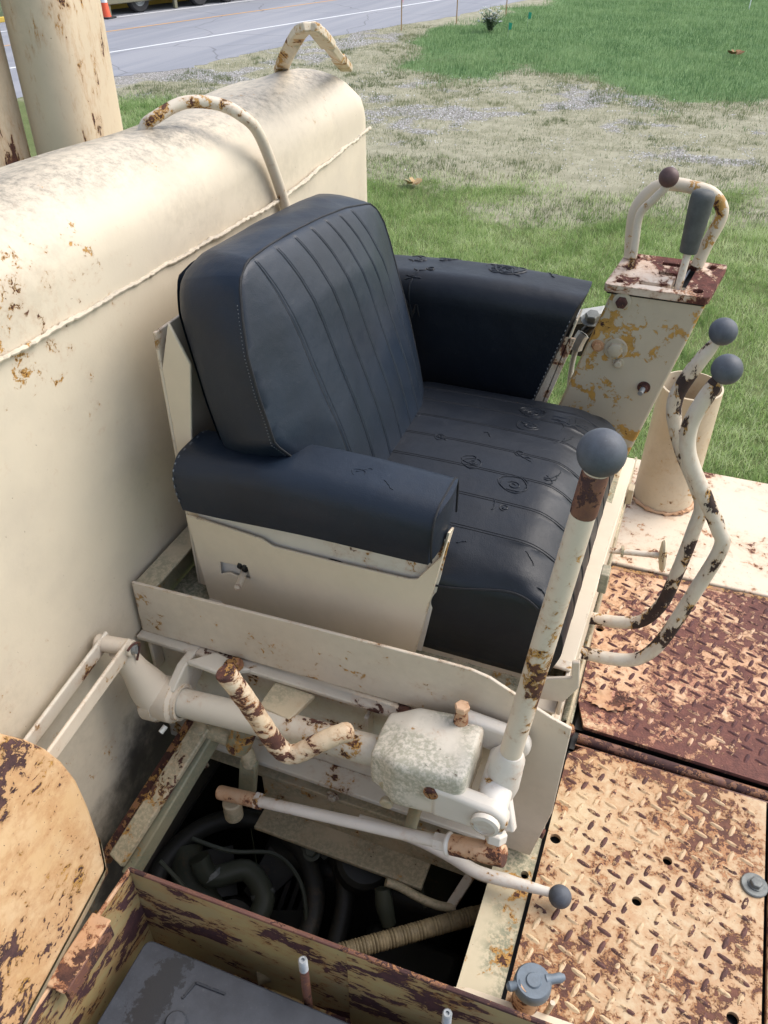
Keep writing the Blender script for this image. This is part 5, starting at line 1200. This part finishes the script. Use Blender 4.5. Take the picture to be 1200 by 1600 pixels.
MB().prism(rpoly(0, .60, 0, .30, .012, -.13), (0, 0, .125 + zb)).build('case', 'battery', BT)
MB().prism(rpoly(-.003, .603, -.003, .303, .014, zb - .008), (0, 0, .014)).build('lid', 'battery', BT, bev=.003)
cv = V((-0.4874, 0.3890, 0.0240))
MB().lathe((cv.x, cv.y - .006, zb + .006), (0, 0, 1), [(0, 0), (.017, 0), (.017, .008), (.014, .012), (0, .013)], 28).build('vent_cap', 'battery', BT)
# raised outline of the maintenance cover
ra_ = [V((-0.4987, 0.4181, 0.0190)), V((-0.4917, 0.4461, 0.0190)), V((-0.4398, 0.4479, 0.0190))]
mb = MB(); mb.bar(ra_[0], ra_[1], .004, .003); mb.bar(ra_[1], ra_[2], .004, .003); mb.build('cover_ridge', 'wet', BT)
wet = [(-0.5569, 0.4684, 0.0186), (-0.5504, 0.4474, 0.0186), (-0.5501, 0.4287, 0.0186), (-0.5334, 0.4088, 0.0186), (-0.5366, 0.3839, 0.0186), (-0.5337, 0.3610, 0.0186), (-0.5036, 0.3774, 0.0186), (-0.5058, 0.4056, 0.0186), (-0.5002, 0.4297, 0.0186), (-0.5133, 0.4430, 0.0186), (-0.5318, 0.4462, 0.0186), (-0.5475, 0.4613, 0.0186)]
for st, lab, hh in ((((-0.3212, 0.4947, 0.1300)), 'threaded hold-down stud with pale tip in the middle of the box', .13), (((-0.0997, 0.5051, 0.1250)), 'threaded hold-down stud with pale tip at the right of the box', .125)):
    t = thing('hold_down_stud', lab, 'stud', (st[0], st[1], -.13), 'hold-down studs in the battery box')
    x, y, z = st
    pr_ = []
    for k in range(24): pr_ += [(.0072, k * .0012), (.0066, k * .0012 + .0006)]
    MB().lathe((x, y, z - .029), (0, 0, 1), pr_ + [(.0055, .0295), (.003, .0295), (.003, .026), (0, .026)], 16).build('thread', 'zinc', t)
    MB().cyl((x, y, -.129), (x, y, z - .028), .0070, 14).build('rod', 'rustdark', t)
# cream flange strip right behind the box
MB().prism([(-0.1152, 0.5810, 0.0300), (-0.0867, 0.5901, 0.0300), (.12, .600, .03), (.12, .55, .03), (-.10, .548, .03)], (0, 0, -.006)).build('flange_strip', 'panel', None, bev=.001)
tag(bpy.data.objects['flange_strip'], 'bright cream flange strip running along the battery box rim', 'strip')

# ochre rounded cover at the left
CVv = thing('rounded_cover', 'ochre sheet metal cover with rounded shoulder and dark scratches', 'cover', (-.8, .45, .0))
A_, B_, U_ = V((-0.6536, 0.5081, 0.1350)), V((-0.6328, 0.2855, 0.1150)), V((-0.7304, 0.4690, 0.5000))
nrm = (B_ - A_).cross(U_ - A_).normalized()
if nrm.x < 0: nrm = -nrm
def onpl(q, e=0): return V(q)
outl = [(-0.6591, 0.4951, 0.1645), (-0.6717, 0.5130, 0.2161), (-0.6864, 0.5255, 0.2792), (-0.6980, 0.5310, 0.3307), (-0.7075, 0.5265, 0.3755), (-0.7154, 0.5155, 0.4153), (-0.7224, 0.4981, 0.4535), (-0.7304, 0.4690, 0.5000), (-0.7406, 0.4162, 0.5646), (-0.7391, 0.3430, 0.5823), (-0.6909, 0.2177, 0.4039), (-0.6405, 0.1750, 0.1878), (-0.6321, 0.2030, 0.1395), (-0.6382, 0.2713, 0.1443), (-0.6480, 0.3759, 0.1537)]
o = MB().prism(outl, -nrm * .05).build('face', 'cover', CVv, bev=.010, seg=4)
fi = [(-0.6708, 0.5137, 0.2119), (-0.6587, 0.4954, 0.1624), (-0.6475, 0.3761, 0.1517), (-0.6378, 0.2714, 0.1424), (-0.6321, 0.2030, 0.1395)]; fo = [(-0.6700, 0.5233, 0.2049), (-0.6529, 0.5079, 0.1320), (-0.6417, 0.3901, 0.1202), (-0.6320, 0.2857, 0.1110), (-0.6259, 0.2171, 0.1065)]
fi = [V(q) - nrm * .004 for q in fi]; fo = [V(q) - nrm * .022 for q in fo]; mb = MB(); nn_ = len(fi)
mb.add(fi + fo + [q - nrm * .006 for q in fi] + [q - nrm * .006 for q in fo], [(i, i + 1, nn_ + i + 1, nn_ + i) for i in range(nn_ - 1)] + [(2 * nn_ + i, 3 * nn_ + i, 3 * nn_ + i + 1, 2 * nn_ + i + 1) for i in range(nn_ - 1)] + [(nn_ + i, nn_ + i + 1, 3 * nn_ + i + 1, 3 * nn_ + i) for i in range(nn_ - 1)])
mb.build('edge_flange', 'tan', CVv, sharp=60)

# ---------------------------------------------------------------- the engine bay under the mechanism
BY = thing('engine_bay', 'dark greasy walls and floor of the open engine bay', 'engine bay', (-.45, .7, -.95))
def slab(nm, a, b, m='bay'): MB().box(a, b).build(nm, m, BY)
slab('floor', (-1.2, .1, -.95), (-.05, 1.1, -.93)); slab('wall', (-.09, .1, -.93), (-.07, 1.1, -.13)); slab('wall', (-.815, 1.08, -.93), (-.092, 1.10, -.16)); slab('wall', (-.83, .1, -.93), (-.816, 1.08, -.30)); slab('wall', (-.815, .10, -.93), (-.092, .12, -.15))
EN = thing('engine', 'black greasy engine parts deep in the bay under the lever shaft', 'engine', (-.45, .75, -.93))
def ringpts(c, ax, r, a0, a1, n=40):
    ax, u, v_ = frame(ax); return [V(c) + (u * math.cos(a) + v_ * math.sin(a)) * r for a in lin(a0, a1, n)]
fc = V((-0.6208, 0.7162, -0.3000))
MB().tube(ringpts(fc, (.05, -.2, .95), .175, 0, 6.2832, 60), .021, 14).build('fan_shroud', 'bay', EN)
MB().lathe(fc - V(0, 0, .10), (.1, -.45, .9), [(0, .05), (.05, .05), (.055, .02), (.055, -.05)], 24).build('fan_hub', 'bay', EN)
for k in range(6):
    a = k * 1.047; _, u, v_ = frame((.1, -.45, .9)); d = u * math.cos(a) + v_ * math.sin(a); e = u * -math.sin(a) + v_ * math.cos(a)
    c = fc - V(0, 0, .09); MB().prism([c + d * .05 - e * .02, c + d * .15 - e * .04, c + d * .15 + e * .03 + V(0, 0, .03), c + d * .05 + e * .02 + V(0, 0, .02)], (0, 0, .003)).build('fan_blade', 'bay', EN)
MB().tube(spline([(-0.7027, 0.7391, -0.2200), (-0.6723, 0.7297, -0.2600), (-0.6176, 0.7782, -0.2800), (-0.5634, 0.7503, -0.3000), (-0.5592, 0.7047, -0.3200), (-0.5716, 0.6641, -0.3600)], 6), .023, 16).build('hose', 'baygreen', EN)
MB().tube(spline([(-0.7717, 0.7784, -0.3000), (-0.7278, 0.7284, -0.3200), (-0.6755, 0.7106, -0.3600), (-0.6427, 0.6855, -0.4000)], 6), [.038] * 8 + [.03] * 11, 16).build('casting', 'baygreen', EN)
for k in range(5):
    a, b = V((-0.5667, 0.8303, -0.3600)) + V(k * .022, k * .004, 0), V((-0.5720, 0.7533, -0.4200)) + V(k * .022, k * .004, 0); MB().bar(a, b, .010, .02).build('fin', 'bay', EN)
MB().tube(spline([(-0.5355, 0.8802, -0.2400), (-0.4607, 0.8801, -0.2700), (-0.4024, 0.8129, -0.3000), (-0.3883, 0.7115, -0.3400)], 6), .020, 14).build('hose', 'bay', EN)
MB().lathe((-0.3760, 0.8583, -0.2200), (.2, -.3, .9), [(0, .04), (.05, .04), (.06, .03), (.065, -.02), (.05, -.06), (.05, -.2)], 28).build('pump_body', 'bay', EN)
MB().box((-.36, .66, -.60), (-.14, .84, -.40)).build('block', 'bay', EN, bev=.02)
MB().box((-.62, .84, -.60), (-.18, 1.05, -.30)).build('block', 'bay', EN, bev=.02)
MB().box((-.30, .56, -.80), (-.12, .70, -.55)).build('block', 'bay', EN, bev=.02)
MB().tube(spline([(-0.3028, 0.7904, -0.1400), (-0.2755, 0.7957, -0.1500), (-0.2279, 0.7911, -0.1550), (-0.1898, 0.7939, -0.1600), (-0.1643, 0.8025, -0.1600)], 5), .0085, 10).build('pipe', 'tan', EN)
MB().tube([(-0.3098, 0.7913, -0.1700), (-0.3001, 0.7733, -0.1900), (-0.2812, 0.7522, -0.2200)], [.016, .018, .014], 14).build('pipe_elbow', 'baygreen', EN)
MB().bar((-0.1507, 0.8555, -0.1200), (-0.1742, 0.7973, -0.1600), .018, .008).build('strut', 'grey', EN)
bo_ = (-0.4720, 0.8123, -0.1700); MB().bolt(bo_, (0, -.5, 1), .013, .014).build('bolt', 'baygreen', EN)
for u in ((-0.4971, 0.8370, -0.2000), (-0.4104, 0.8553, -0.2000)): MB().bolt(u, (0, -.5, 1), .010, .012).build('bolt', 'baygreen', EN)
WH = thing('wrapped_hose', 'ribbed tan wrapped hose crossing the dark bay', 'hose', (-.25, .62, -.2))
ha, hb2 = V((-0.3338, 0.6113, -0.1000)), V((-0.1215, 0.7747, -0.1100))
pr_ = []; LL = (hb2 - ha).length; nst = 46
for k in range(nst): pr_ += [(.0150 + .0008 * math.sin(k * 1.3), LL * k / nst), (.0165 + .0006 * math.sin(k * 2.1), LL * (k + .35) / nst), (.0165, LL * (k + .8) / nst)]
MB().lathe(ha, hb2 - ha, pr_, 18).build('hose', 'hose', WH, sharp=80)
MB().tube([ha - (hb2 - ha) * .5, ha], .015, 12).build('hose_end', 'hose', WH); MB().tube([hb2, hb2 + (hb2 - ha) * .35], .015, 12).build('hose_end', 'hose', WH)

# clamps, wires and litter down in the bay
for a, b, r in (((-0.5705, 0.7580, -0.3000), (-0.5651, 0.7526, -0.3050), .026), ((-0.6784, 0.7334, -0.2550), (-0.6711, 0.7298, -0.2620), .026), ((-0.4712, 0.8777, -0.2600), (-0.4631, 0.8760, -0.2650), .023)):
    MB().cyl(a, V(a) + (V(b) - V(a)).normalized() * .010, r, 20).build('hose_clamp', 'washer', EN)
for pts in ([(-0.7294, 0.7625, -0.2000), (-0.6476, 0.7759, -0.2200), (-0.5633, 0.8134, -0.2400), (-0.4879, 0.7804, -0.2500), (-0.4489, 0.7227, -0.3000)], [(-0.3923, 0.8648, -0.1800), (-0.3223, 0.8667, -0.2000), (-0.2696, 0.8770, -0.2200), (-0.2278, 0.8180, -0.2400)], [(-0.7640, 0.6953, -0.2000), (-0.6836, 0.6752, -0.2500), (-0.6318, 0.6517, -0.3000)]):
    MB().tube(spline(pts, 6), .0045, 8).build('wire', 'baygreen', EN)
db = random.Random(12); mb = MB()
for k in range(140):
    c = V(db.uniform(-.75, -.14), db.uniform(.56, .84), 0); c.z = -.60 + db.uniform(0, .02); s_ = db.uniform(.004, .012); a = db.uniform(0, 6.28)
    d = V(math.cos(a), math.sin(a), db.uniform(-.3, .6)) * s_; e = V(-d.y, d.x, .2 * s_) * .5; mb.add([c - d, c + e, c + d, c - e], [(0, 1, 2, 3)])
mb.build('litter', 'leaftan', EN, kind='stuff')
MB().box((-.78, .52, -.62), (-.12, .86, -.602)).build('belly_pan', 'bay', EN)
